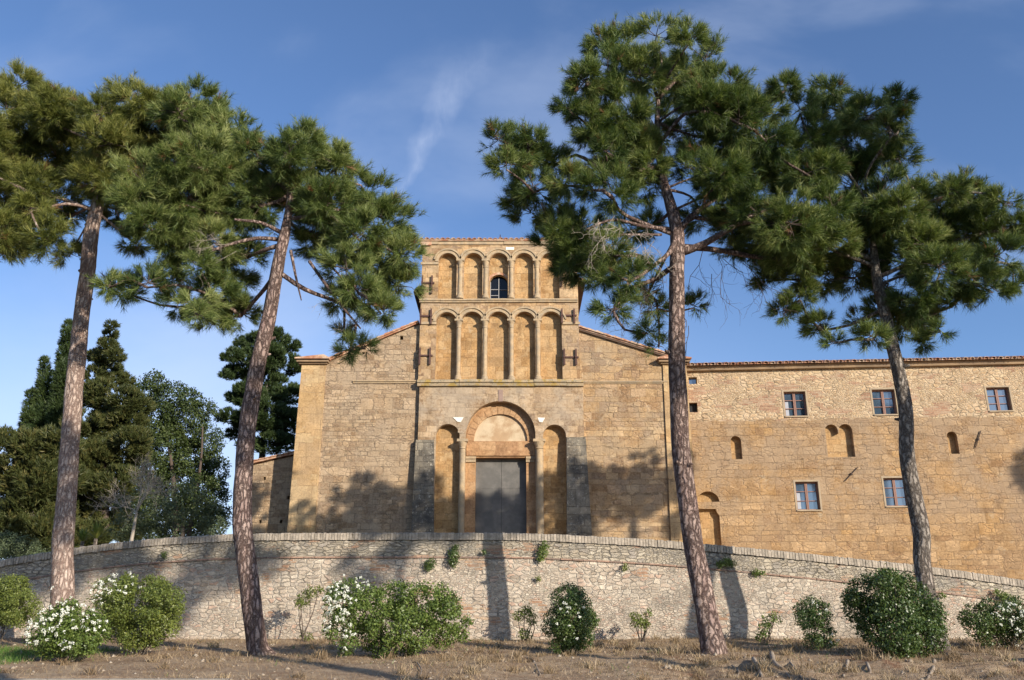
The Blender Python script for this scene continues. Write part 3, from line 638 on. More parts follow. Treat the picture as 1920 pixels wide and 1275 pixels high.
# arched window with bars and brick arch
wn = MB(); wn.prism(win, PF+0.44, PF+0.46); wo = cb(wn, 'window', M['dark_glass'])
fr = MB(); zb, zt_ = ZF(558.5), ZF(524); xm = (wx0+wx1)/2
for zz in (zb+0.02, zb+0.26, zb+0.52): fr.box(wx0+0.003, xm-0.015, PF+0.405, PF+0.43, zz-0.012, zz+0.012)
fr.box(xm-0.014, xm+0.014, PF+0.40, PF+0.432, zb+0.002, zt_+0.2); fr.box(wx0+0.003, wx0+0.03, PF+0.402, PF+0.436, zb+0.004, zt_+0.05)
fr.box(xm+0.016, wx1-0.003, PF+0.405, PF+0.43, zb+0.50, zb+0.52)
cb(fr, 'window_frame', M['grey_frame'], wo)
ba = MB(); cxw = xm; rw = (wx1-wx0)/2
ba.band(cxw, ZF(524), rw*1.0+0.002, rw+0.11, R(8), R(172), PF+0.225, PF+0.30, 14, sq=0.87)
cb(ba, 'window_arch', M['terracotta'])
# archivolts, one for each niche
for (rng, ys, prj_) in ((up_x, 491, 520), (lo_x, 603.5, 650)):
    for a, b_ in rng:
        x0, x1 = XF(a, prj_), XF(b_, prj_); r = (x1-x0)/2; cx = (x0+x1)/2; zc = ZF(ys)
        mb = MB(); mb.band(cx, zc, r+0.012, r+0.135, R(2), R(178), PF-0.035, PF+0.08, 22)
        mb.band(cx, zc, r+0.139, r+0.205, R(10), R(170), PF-0.075, PF+0.02, 22)
        cb(mb, 'archivolt', M['trim'], smooth=False)
# engaged columns with capitals and bases
for xs_, ytop_, ybot in ((( (856+869.5)/2, (904.5+917)/2, (952.5+965)/2, (1000+1013.5)/2), 488, 560), (((855+864)/2, (904+914)/2, (954+963.5)/2, (1003.5+1013.5)/2), 600, 713)):
    for px in xs_:
        x = XF(px, (ytop_+ybot)/2); zt_, zb = ZF(ytop_), ZF(ybot); r = 0.088
        mb = MB(); y = PF+0.02
        mb.lathe(x, y, [(r*1.7, zb), (r*1.7, zb+0.07), (r*1.45, zb+0.10), (r*1.5, zb+0.14), (r*1.1, zb+0.19), (r, zb+0.22), (r*0.94, zt_-0.34), (r*1.15, zt_-0.325), (r*1.15, zt_-0.295), (r*0.98, zt_-0.28), (r*1.25, zt_-0.17), (r*1.65, zt_-0.09), (r*1.7, zt_-0.07)], 18)
        mb.box(x-0.165, x+0.165, PF-0.13, PF+0.18, zt_-0.068, zt_+0.012)
        cb(mb, 'column', M['trim'], smooth=False)
# impost blocks on the corner strips
for a, b_, y in ((789, 821, 494), (1049, 1083, 494), (788, 817, 606), (1054, 1086, 606)):
    mb = MB(); mb.box(XF(a, y)-0.0, XF(b_, y)+0.03, PF-0.05, PF+0.0, ZF(y+2.5), ZF(y-2)); cb(mb, 'impost', M['trim'])
# ledges
def ledge(a, b_, y0, y1, prj, name='ledge', mat='lichen', seed=1):
    mb = MB(); x = XF(a, y0); xe = XF(b_, y0); rr = random.Random(seed)
    while x < xe-0.01:
        L = rr.uniform(0.7, 1.3); x1 = min(x+L, xe); p_ = prj + rr.uniform(-0.02, 0.02); d = rr.uniform(-0.012, 0.012)
        z0, z1 = ZF(y1)+d, ZF(y0)+d; zm = z0*0.45+z1*0.55
        mb.add([(x,PF-p_*0.55,z0),(x1-0.006,PF-p_*0.55,z0),(x1-0.006,PF-p_*0.7,zm-0.01),(x,PF-p_*0.7,zm-0.01),(x,PF-p_,zm),(x1-0.006,PF-p_,zm),(x1-0.006,PF-p_*0.92,z1),(x,PF-p_*0.92,z1),(x,PF+0.05,z0),(x1-0.006,PF+0.05,z0),(x,PF+0.05,z1),(x1-0.006,PF+0.05,z1)],
               [(0,1,2,3),(3,2,5,4),(4,5,6,7),(7,6,11,10),(8,9,1,0),(0,3,4,7,10,8),(1,9,11,6,5,2)])
        x = x1
    cb(mb, name, M[mat])
ledge(787, 1083, 561.5, 567.5, 0.11, 'ledge', 'trim', 3)
ledge(783, 1094, 713.5, 724.5, 0.17, 'ledge', 'lichen', 4)
# top: rough cornice stones, tiles
mb = MB(); x = XF(788, 455); xe = XF(1080, 455); rr = random.Random(9)
while x < xe:
    L = rr.uniform(0.5, 1.0); x1 = min(x+L, xe); mb.box(x, x1-0.008, PF-rr.uniform(0.04, 0.09), PF+0.3, ZF(459)+0.0, ZF(453)+rr.uniform(-0.02, 0.0)); x = x1
cb(mb, 'cornice', M['trim'])
mb = MB(); x = XF(786, 450); xe = XF(1084, 450); k = 0
mb.box(x, xe, PF-0.10, PF+1.2, ZF(453)+0.002, ZF(451)+0.01)
while x < xe-0.1:
    p_ = 0.14+0.03*rr.random(); z0 = ZF(451)+0.012+rr.uniform(-0.004, 0.012)
    mb.band(x+0.11, z0, 0.06, 0.085, 0, math.pi, PF-p_, PF+1.0, 6, sq=0.6); mb.box(x+0.01, x+0.21, PF-p_+0.03, PF+1.0, z0-0.002, z0+0.02); x += 0.215
cb(mb, 'roof_tiles', M['terracotta'])
mb = MB(); x0 = XF(790, 457); mb.box(x0, x0+0.42, PF-0.075, PF-0.04, ZF(461), ZF(454)-0.01); cb(mb, 'brick_patch', M['terracotta'])
mb = MB(); mb.box(XF(948.5, 465), XF(964, 465), PF-0.012, PF+0.03, ZF(468.5), ZF(463.5)); cb(mb, 'marble_inset', M['marble'])
# finial on the roof
mb = MB(); xf = XF(937.5, 440); z0 = ZF(450); mb.box(xf-0.018, xf+0.018, PF+0.5, PF+0.536, z0-0.05, z0+0.48); mb.box(xf-0.05, xf+0.05, PF+0.505, PF+0.53, z0+0.33, z0+0.36)
cb(mb, 'finial', M['iron'])
# iron tie anchors
for xa, xb, y0, y1, yc in ((792,810,518,551,531), (789,808.5,580,609,593), (787.5,806.5,653,684,667), (1052.5,1074.5,510,538,524), (1053.5,1076.5,580,607,592), (1058,1080,655,685,670)):
    mb = MB()
    for xx in (xa, xb):
        x = XF(xx, yc); mb.add([(x-0.035,PF-0.10,ZF(y1)),(x+0.035,PF-0.10,ZF(y1)),(x+0.035,PF-0.04,ZF(y1)),(x-0.035,PF-0.04,ZF(y1)),(x-0.03,PF-0.10,ZF(y0)),(x+0.03,PF-0.10,ZF(y0)),(x+0.03,PF-0.04,ZF(y0)),(x-0.03,PF-0.04,ZF(y0))],
               [(0,1,5,4),(1,2,6,5),(2,3,7,6),(3,0,4,7),(4,5,6,7),(3,2,1,0)])
        mb.box(x-0.04, x+0.04, PF-0.12, PF+0.02, ZF(yc+1.7), ZF(yc-1.7))
    mb.box(XF(xa, yc)-0.03, XF(xb, yc)+0.10, PF-0.055, PF-0.01, ZF(yc+1.4), ZF(yc-1.4))
    cb(mb, 'tie_anchor', M['rusty'])
# lower block with portal recess and two side niches
LL, LR = XF(782.5, 850), XF(1096, 850)
pc = XF(938.5, 800); pr = 65/PXM(FD, 800)
por = arch(pc-pr, pc+pr, G, ZF(815.5), 28)
nl = arch(XF(815, 880), XF(860.5, 880), G, ZF(817)); nr = arch(XF(1019, 880), XF(1062.5, 880), G, ZF(817))
zlo = ZF(724)
mb = MB()
wall_holes(mb, [(LL, G-0.01), (LR, G-0.01), (LR, zlo+0.02), (LL, zlo+0.02)], [[(x, max(z, G)) for x, z in q] for q in (por, nl, nr)], PF, PF+0.29)
cb(mb, 'portal_wall', M['portal_wall'])
mb = MB()
dx0, dx1 = XF(891, 880), XF(987, 880); dzt = ZF(855)
door_op = rect(dx0, dx1, G, dzt)
lr_ = 50/PXM(FD, 800); zsp = ZF(824)
lun = [(pc+lr_*math.cos(math.pi*i/24), zsp + lr_*1.06*math.sin(math.pi*i/24)) for i in range(25)]
wall_holes(mb, [(pc-pr-0.1, G-0.012), (pc+pr+0.1, G-0.012), (pc+pr+0.1, ZF(740)), (pc-pr-0.1, ZF(740))], [[(x, z) for x, z in door_op], lun], PF+0.292, PF+0.70)
cb(mb, 'portal_jambs', M['portal'])
mb = MB(); mb.box(XF(805), XF(870), PF+0.20+0.0921, PF+0.5, G, ZF(780)); cb(mb, 'niche_back', M['niche']); mb = MB(); mb.box(XF(1012), XF(1070), PF+0.2921, PF+0.5, G, ZF(780)); cb(mb, 'niche_back', M['niche'])
mb = MB(); nb = 15
for i in range(nb):                                                     # voussoirs of the inner arch
    a0 = math.pi*i/nb; a1 = math.pi*(i+1)/nb
    mb.band(pc, zsp, lr_+0.006, pr-0.012, a0+0.006, a1-0.006, PF+0.262+0.006*random.random(), PF+0.295, 3, random.random(), sq=1.03)
cb(mb, 'inner_arch', M['portal'])
mb = MB(); mb.prism(lun, PF+0.36, PF+0.40); cb(mb, 'lunette', M['plaster'])
mb = MB(); mb.box(pc-pr+0.03, pc+pr-0.03, PF+0.225, PF+0.30, ZF(852), ZF(826.5)); cb(mb, 'lintel', M['portal'])
for s_, xx in ((-1, dx0), (1, dx1)):                                    # jamb capitals
    mb = MB(); x0, x1 = (pc-pr+0.01, xx+0.01) if s_ < 0 else (xx-0.01, pc+pr-0.01)
    mb.box(x0, x1, PF+0.20, PF+0.30, ZF(858), ZF(853.5)); mb.box(x0, x1-0.03*s_ if s_ > 0 else x1, PF+0.24, PF+0.30, ZF(864), ZF(858)-0.002); cb(mb, 'capital', M['trim'])
# portal archivolt hood and impost capitals
mb = MB(); mb.band(pc, ZF(815.5), pr+0.004, pr+0.30, R(3), R(177), PF-0.012, PF+0.02, 30); cb(mb, 'archivolt', M['portal_wall'])
for a, b_ in ((860.5, 874), (1003, 1019)):
    mb = MB(); x0, x1 = XF(a, 830), XF(b_, 830); xm_ = (x0+x1)/2; r = (x1-x0)/2*0.86
    mb.lathe(xm_, PF+0.03, [(r*1.3, G), (r*1.3, G+0.2), (r, G+0.3), (r*0.95, ZF(842)), (r*1.2, ZF(841)), (r*1.0, ZF(839)), (r*1.55, ZF(829))], 16)
    mb.box(x0-0.07, x1+0.07, PF-0.14, PF+0.1, ZF(829)+0.002, ZF(824)); cb(mb, 'portal_column', M['trim'])
for cx_, nn in ((XF(837.7, 880), nl), (XF(1040.7, 880), nr)):
    r = abs(nn[1][0]-nn[0][0])/2; mb = MB(); mb.band(cx_, ZF(817), r+0.004, r+0.17, R(3), R(177), PF-0.006, PF+0.02, 20); cb(mb, 'archivolt', M['portal_wall'])
for pts in (((849,782.5),(869.5,782.5),(864,791.5),(858,791)), ((1008,783),(1022,783.5),(1017,792),(1011,791))):
    mb = MB(); mb.prism([(XF(a, b_), ZF(b_)) for a, b_ in pts][::-1], PF-0.022, PF+0.01); cb(mb, 'marble_inset', M['marble'])
mb = MB(); mb.box(XF(934.5, 745), XF(943, 745), PF-0.03, PF+0.0, ZF(753), ZF(731)); cb(mb, 'keystone', mat_plain('purple_keystone', (0.30, 0.21, 0.17), 0.15, 5, 0.9, 0.2))
# doors: two leaves with sunken panel joints
dm = (dx0+dx1)/2 + 0.02
for x0, x1 in ((dx0+0.003, dm-0.006), (dm+0.006, dx1-0.003)):
    mb = MB(); zs_ = [G+0.02, G+1.55, G+2.45, dzt-0.004]
    for k in range(3): mb.box(x0, x1, PF+0.58, PF+0.62, zs_[k]+0.004, zs_[k+1]-0.004)
    mb.box(x0+0.01, x1-0.01, PF+0.59, PF+0.615, G, dzt)
    cb(mb, 'door', M['door'])
mb = MB(); mb.box(dx0, dx1, PF+0.625, PF+0.64, G, dzt+0.2); cb(mb, 'door_back', M['groove'])
# battered buttresses
for a, b_, c_, d_, yt in ((780, 814, 771.5, 814.5, 825.5), (1062.5, 1098, 1062, 1110, 820.5)):
    p4, p5, q4, q5 = XF(a, 830), XF(b_, 830), XF(c_, 1000), XF(d_, 1000); zt_ = ZF(yt)
    mb = MB()
    mb.add([(q4,PF-0.24,G),(q5,PF-0.24,G),(q5,PF+0.1,G),(q4,PF+0.1,G),(p4,PF-0.08,zt_),(p5,PF-0.08,zt_),(p5,PF+0.1,zt_+0.04),(p4,PF+0.1,zt_+0.04)], [(0,1,5,4),(1,2,6,5),(3,0,4,7),(4,5,6,7)])
    cb(mb, 'buttress', M['buttress'])
# nave and body behind the facade, roofs with overhanging eaves
mb = MB(); mb.box(TL+0.12, TR-0.12, 0.8, 16, G, ztop-0.6); mb.box(xl+0.2, X(1290)-0.2, 0.79, 15.6, G, Z(690)); cb(mb, 'nave_body', M['left_aisle'])
nx0, nx1 = TL-0.36, TR+0.36
for s_ in (-1, 1):
    xe_ = nx0 if s_ < 0 else nx1; xi = TL+0.2 if s_ < 0 else TR-0.2
    ze = ZF(519) if s_ > 0 else ZF(540)
    mb = MB(); mb.prism([(xe_, ze), (xi, ze+0.18), (xi, ze+0.24), (xe_, ze+0.06)], 0.42, 15); cb(mb, 'nave_eave', M['soffit'])
    mb = MB(); mb.prism([(xe_-0.02*1 if s_<0 else xe_+0.02, ze+0.065), (xi, ze+0.245), (xi, ze+0.33), (xe_, ze+0.15)], 0.40, 15); cb(mb, 'nave_roof', M['terracotta'])

# ------------------------------------------------------------------ annex on the left
ap = Plane(0, FD+1.15, 0)
annex = empty('side_building', (0, FD+1.15, 4.9)); tag(annex, 'low stone lean-to with small square holes left of the church', 'building')
ax0, ax1 = ap(466, 930)[0], ap(566, 930)[0]
def AZ(y): return ap(960, y)[1]
mb = MB(); hl = [rect(ap(x-2.5, y)[0], ap(x+2.5, y)[0], AZ(y+3), AZ(y-3)) for x, y in ((496,897),(488,978),(527,978),(541,933))]
wall_holes(mb, [(ax0, G), (ax1, G), (ax1, AZ(850)), (ax0, AZ(873))], hl, 0, 0.3)
mb.box(ax0+0.31, ax1, 0.3, 0.32, G, AZ(874)); mb.box(ax0, ax0+0.3, 0.302, 6, G, AZ(875)); cb(mb, 'wall', M['annex'], annex)
mb = MB(); q0 = (ap(463, 873)[0], AZ(872)); q1 = (ap(566, 850)[0], AZ(849)); mb.prism([q0, q1, (q1[0], q1[1]+0.07), (q0[0], q0[1]+0.07)], -0.12, 6)
for i in range(9):
    a = i/9; b_ = (i+1.1)/9; xx0 = q0[0]+(q1[0]-q0[0])*a; xx1 = q0[0]+(q1[0]-q0[0])*b_; zz0 = q0[1]+(q1[1]-q0[1])*a+0.072; zz1 = q0[1]+(q1[1]-q0[1])*b_+0.072
    mb.prism([(xx0, zz0), (xx1, zz1), (xx1, zz1+0.03), (xx0, zz0+0.05)], -0.17, 6)
cb(mb, 'roof', M['terracotta'], annex)

# ------------------------------------------------------------------ monastery wing on the right
WA = R(3.6)
p0 = P(1296, 850, FD+0.45)
wp = Plane(p0[0], FD+0.45, WA)
wing = empty('monastery_wing', (p0[0], FD+0.45, 4.9), -WA); tag(wing, 'long two storey stone wing with wooden windows and tiled eave right of the church', 'building')
def W(px, py): return wp(px, py)
def wr(x0, x1, y0, y1):
    a = W(x0, (y0+y1)/2); b_ = W(x1, (y0+y1)/2); ym = (x0+x1)/2
    return a[0], b_[0], W(ym, y1)[1], W(ym, y0)[1]
wins = [(1471,1512,734,780), (1637,1680,730,777), (1852,1895,726,770), (1493,1536,903,956), (1659,1702,896,949), (2050,2092,716,762), (2080,2122,880,935)]
small = [(1291,1307,707,720), (1291,1308,755,773)]
blind = [(1371,1391,827,861), (1550,1574,807,857), (1576,1601,807,857), (1778,1797,818,851)]
holes = []
for q in wins + small: holes.append(rect(*wr(*q)))
bl = []
for q in (blind[0], blind[3]):
    a, b_, c_, d_ = wr(*q); bl.append(arch(a, b_, c_, d_, 12))
a, b_, c_, d_ = wr(*blind[1]); a2, b2, c2, d2 = wr(*blind[2]); sgr = (b_-a)/2; sg2 = (b2-a2)/2
dbl = [(a, c_), (b2, c_)] + [((a2+b2)/2+sg2*math.cos(math.pi*i/12), d_+sg2*math.sin(math.pi*i/12)) for i in range(12)] + [(a2-0.005, d_-0.10), (b_+0.0, d_-0.10)] + [((a+b_)/2+sgr*math.cos(math.pi*i/12), d_+sgr*math.sin(math.pi*i/12)) for i in range(13)]
a, b_, c_, d_ = wr(1307, 1349, 940, 941); tym = [(a, c_), (b_, c_)] + [((a+b_)/2+(b_-a)/2*math.cos(math.pi*i/14), c_+0.01+(b_-a)/2*0.92*math.sin(math.pi*i/14)) for i in range(1, 14)] 
a, b_, c_, d_ = wr(1308, 1352, 954, 1060); dor = [(a, G-0.4), (b_, G-0.4), (b_, d_-0.26), (b_-0.10, d_-0.10), (b_-0.12, d_), (a+0.12, d_), (a+0.10, d_-0.1), (a, d_-0.26)]
zL = W(1296, 697)[1]; xe_ = 26.0; zR = W(1920, 684)[1]; xR = W(1920, 684)[0]; zE = zL + (zR-zL)*xe_/xR
M['wing'] = mat_wing(W(1500, 787)[1]-4.9)
mb = MB(); wall_holes(mb, [(-0.3, G-3.2), (xe_, G-3.2), (xe_, zE), (-0.3, zL)], holes + bl + [dbl, tym, dor], 0.0, 0.22)
mb.box(-0.3, xe_, 0.5, 8, G-3.2, zL-0.3)
cb(mb, 'wall', M['wing'], wing)
# backing of the blind openings
for q in bl + [dbl, tym, dor]:
    mb = MB(); xs_ = [p[0] for p in q]; zs_ = [p[1] for p in q]; mb.box(min(xs_)-0.03, max(xs_)+0.03, 0.2201, 0.35, min(zs_)-0.03, max(zs_)+0.01)
    cb(mb, 'infill', M['niche'], wing)
for q in bl: pass
for i, q in enumerate(wins + small):
    x0, x1, z0, z1 = wr(*q); sm = i >= len(wins)
    gl = MB(); gl.box(x0, x1, 0.185, 0.2, z0, z1); go = cb(gl, 'window', M['glass'] if not (sm and i % 2 == 0) else M['room'], wing)
    if sm:
        mb = MB(); mb.box(x0, x1, 0.14, 0.18, z0, z0+0.04); mb.box(x0, x0+0.035, 0.14, 0.18, z0+0.04, z1); cb(mb, 'window_frame', M['wood'], go); continue
    fr = MB(); fw = 0.045; ya, yb = 0.125, 0.18; xm_ = (x0+x1)/2
    for (a, b_) in ((x0, xm_-0.002), (xm_+0.002, x1)):
        fr.box(a+0.002, a+fw, ya, yb, z0+0.002, z1-0.002); fr.box(b_-fw, b_-0.002, ya, yb, z0+0.002, z1-0.002)
        fr.box(a+fw, b_-fw, ya+0.003, yb, z0+0.002, z0+fw); fr.box(a+fw, b_-fw, ya+0.003, yb, z1-fw, z1-0.002)
        for k in (1, 2): zz = z0+(z1-z0)*k/3; fr.box(a+fw, b_-fw, ya+0.015, yb, zz-0.012, zz+0.012)
    cb(fr, 'window_frame', M['wood'], go)
    if i in (0, 3):
        cu = MB(); cu.box(x0+fw+0.005, x0+fw+0.14, 0.181, 0.1845, z0+0.06, z0+(z1-z0)*0.62); cb(cu, 'curtain', M['curtain'], go)
    su = MB(); e = 0.065
    su.box(x0-e, x1+e, -0.014, 0.0, z1+0.0, z1+e); su.box(x0-e, x0, -0.014, 0.0, z0-e, z1-0.002); su.box(x1, x1+e, -0.014, 0.0, z0-e, z1-0.002)
    cb(su, 'window_surround', M['surround'], go)
    sl = MB(); sl.box(x0-0.03, x1+0.03, -0.05, 0.12, z0-0.05, z0-0.001); cb(sl, 'sill', M['surround'], go)
# eave: cornice board, gutter shade, row of coppi tiles
ee = MB(); ee.add([(-0.1,-0.16,zL),(xe_,-0.16,zE),(xe_,0.3,zE),(-0.1,0.3,zL),(-0.1,-0.22,zL+0.17),(xe_,-0.22,zE+0.17),(xe_,0.3,zE+0.345),(-0.1,0.3,zL+0.345)],
   [(0,1,5,4),(1,2,6,5),(2,3,7,6),(3,0,4,7),(4,5,6,7),(3,2,1,0)]); cb(ee, 'cornice', M['eave'], wing)
rf = MB(); SL = 0.30
def roofpt(x, y): return zL + (zE-zL)*(x+0.1)/(xe_+0.1) + 0.155 + (y+0.36)*SL
rf.add([(-0.15,-0.36,roofpt(-0.15,-0.36)),(xe_,-0.36,roofpt(xe_,-0.36)),(xe_,5,roofpt(xe_,5)),(-0.15,5,roofpt(-0.15,5)),(-0.15,-0.36,roofpt(-0.15,-0.36)+0.03),(xe_,-0.36,roofpt(xe_,-0.36)+0.03),(xe_,5,roofpt(xe_,5)+0.03),(-0.15,5,roofpt(-0.15,5)+0.03)],
   [(0,1,5,4),(1,2,6,5),(2,3,7,6),(3,0,4,7),(4,5,6,7),(3,2,1,0)])
x = -0.05
while x < xe_-0.2:
    r = 0.092 + random.uniform(-0.006, 0.006); y0 = -0.42+random.uniform(-0.025, 0.025); vs = []; fs = []
    for j, yv in enumerate((y0, 5.0)):
        for rr_ in (r, r-0.018):
            for i in range(9):
                a = math.pi*i/8; vs.append((x+rr_*math.cos(a), yv, roofpt(x, yv)+0.032+rr_*math.sin(a)*0.8))
    for i in range(8): fs += [(i, i+1, 18+i+1, 18+i), (9+i+1, 9+i, 27+i, 27+i+1), (i+1, i, 9+i, 9+i+1)]
    rf.add(vs, fs, random.random()); x += 0.262 + random.uniform(-0.01, 0.01)
cb(rf, 'roof', M['terracotta'], wing)
for (x0, y0, x1, y1) in ((1838,808,1828,840), (1608,876,1584,902)):
    a = W(x0, y0); b_ = W(x1, y1); mb = MB(); d = Vector((b_[0]-a[0], b_[1]-a[1])).normalized(); nn = Vector((-d.y, d.x))*0.022
    mb.prism([(a[0]+nn.x*0.5, a[1]+nn.y*0.5), (b_[0]+nn.x*0.5, b_[1]+nn.y*0.5), (b_[0]-nn.x*0.5, b_[1]-nn.y*0.5), (a[0]-nn.x*0.5, a[1]-nn.y*0.5)], -0.07, -0.03)
    c_ = ((a[0]+b_[0])/2, (a[1]+b_[1])/2); mb.box(c_[0]-0.03, c_[0]+0.03, -0.08, 0.05, c_[1]-0.04, c_[1]+0.04)
    cb(mb, 'tie_bar', M['iron'], wing)

# ------------------------------------------------------------------ foliage generators (numpy)
def unit(v): return v/(np.linalg.norm(v, axis=-1, keepdims=True)+1e-9)
def fol_needles(Pn, D, k, L, wd, rng, sh=0.16, lo=20, hi=80):
    n = len(Pn); Dr = np.repeat(D, k, 0); B = np.repeat(Pn, k, 0) + Dr*(rng.random((n*k, 1))*sh)
    rp = unit(np.cross(Dr, rng.normal(size=(n*k, 3)))); ph = np.radians(rng.uniform(lo, hi, (n*k, 1)))
    nd = Dr*np.cos(ph) + rp*np.sin(ph); nd[:, 2] -= 0.06; LL_ = L*rng.uniform(0.7, 1.15, (n*k, 1))
    sd_ = unit(np.cross(nd, rng.normal(size=(n*k, 3))))*wd*0.5
    V = np.stack([B-sd_, B+sd_, B+nd*LL_], 1).reshape(-1, 3); Fc = np.arange(n*k*3).reshape(-1, 3)
    return V, Fc
def fol_leaves(Pn, Nn, L, wd, rng, k=1, spread=0.0, bend=0.8):
    n = len(Pn)*k; B = np.repeat(Pn, k, 0) + rng.normal(size=(n, 3))*spread; Nr = unit(np.repeat(Nn, k, 0)*bend + rng.normal(size=(n, 3))*0.6)
    ax = unit(np.cross(Nr, rng.normal(size=(n, 3)))); sd_ = np.cross(Nr, ax); l = L*rng.uniform(0.6, 1.2, (n, 1)); q = wd*rng.uniform(0.7, 1.2, (n, 1))*0.5
    V = np.stack([B, B+ax*l*0.5-sd_*q+Nr*l*0.08, B+ax*l, B+ax*l*0.5+sd_*q+Nr*l*0.08], 1).reshape(-1, 3)
    return V, np.arange(n*4).reshape(-1, 4)
def blob_pts(c, r, n, rng, clumps=7, pull=0.45, surf=0.45, squash=(1, 1, 0.85)):
    """n points with outward directions in an uneven blob around c"""
    u_ = unit(rng.normal(size=(n, 3))); rad = rng.random((n, 1))**surf
    p = u_*rad
    if clumps:
        a = unit(rng.normal(size=(clumps, 3)))*rng.uniform(0.55, 1.12, (clumps, 1)); i = np.argmin(((p[:, None]-a[None])**2).sum(-1), 1)
        p = p*(1-pull) + a[i]*pull + rng.normal(size=(n, 3))*0.03
    d = unit(p*np.array([1, 1, 1.0]) + rng.normal(size=(n, 3))*0.25)
    return c + p*r*np.array(squash), d, (i if clumps else np.zeros(n, int))

def grow_tree(root_nodes, blobs, rng, first_r, min_r=0.010):
    """joins blob centres to the trunk as a branching skeleton; returns polylines"""
    nodes = [np.array(p) for p in root_nodes]; par = [-1]*len(nodes); w_ = [0.0]*len(nodes); nroot = len(nodes)
    pathlen = [0.0]*nroot
    order = sorted(range(len(blobs)), key=lambda i: min(np.linalg.norm(blobs[i][0]-q) for q in nodes[:nroot]))
    for i in order:
        c = blobs[i][0]; cost = [np.linalg.norm(c-q)*(1.0 if k < nroot else 1.05) + 0.35*pathlen[k] + (0.8*max(0, q[2]-c[2])) for k, q in enumerate(nodes)]
        k = int(np.argmin(cost)); nodes.append(c - np.array((0, 0, blobs[i][1]*0.3))); par.append(k); w_.append(0); pathlen.append(pathlen[k]+np.linalg.norm(c-nodes[k]))
    cnt = [0]*len(nodes)
    for i in range(len(nodes)-1, nroot-1, -1):
        cnt[i] += 1
        if par[i] >= 0: cnt[par[i]] += cnt[i]
    segs = []
    for i in range(nroot, len(nodes)):
        a, b_ = nodes[par[i]], nodes[i]; L = np.linalg.norm(b_-a)
        r1 = min(first_r, min_r*0.8 + 0.009*math.sqrt(cnt[i])); r0 = min(first_r, r1*1.35+0.006)
        mid = (a+b_)/2 + rng.normal(size=3)*0.10*L; mid[2] += 0.06*L
        segs.append([(*a, r0), (*mid, (r0+r1)/2), (*b_, r1)])
    return segs

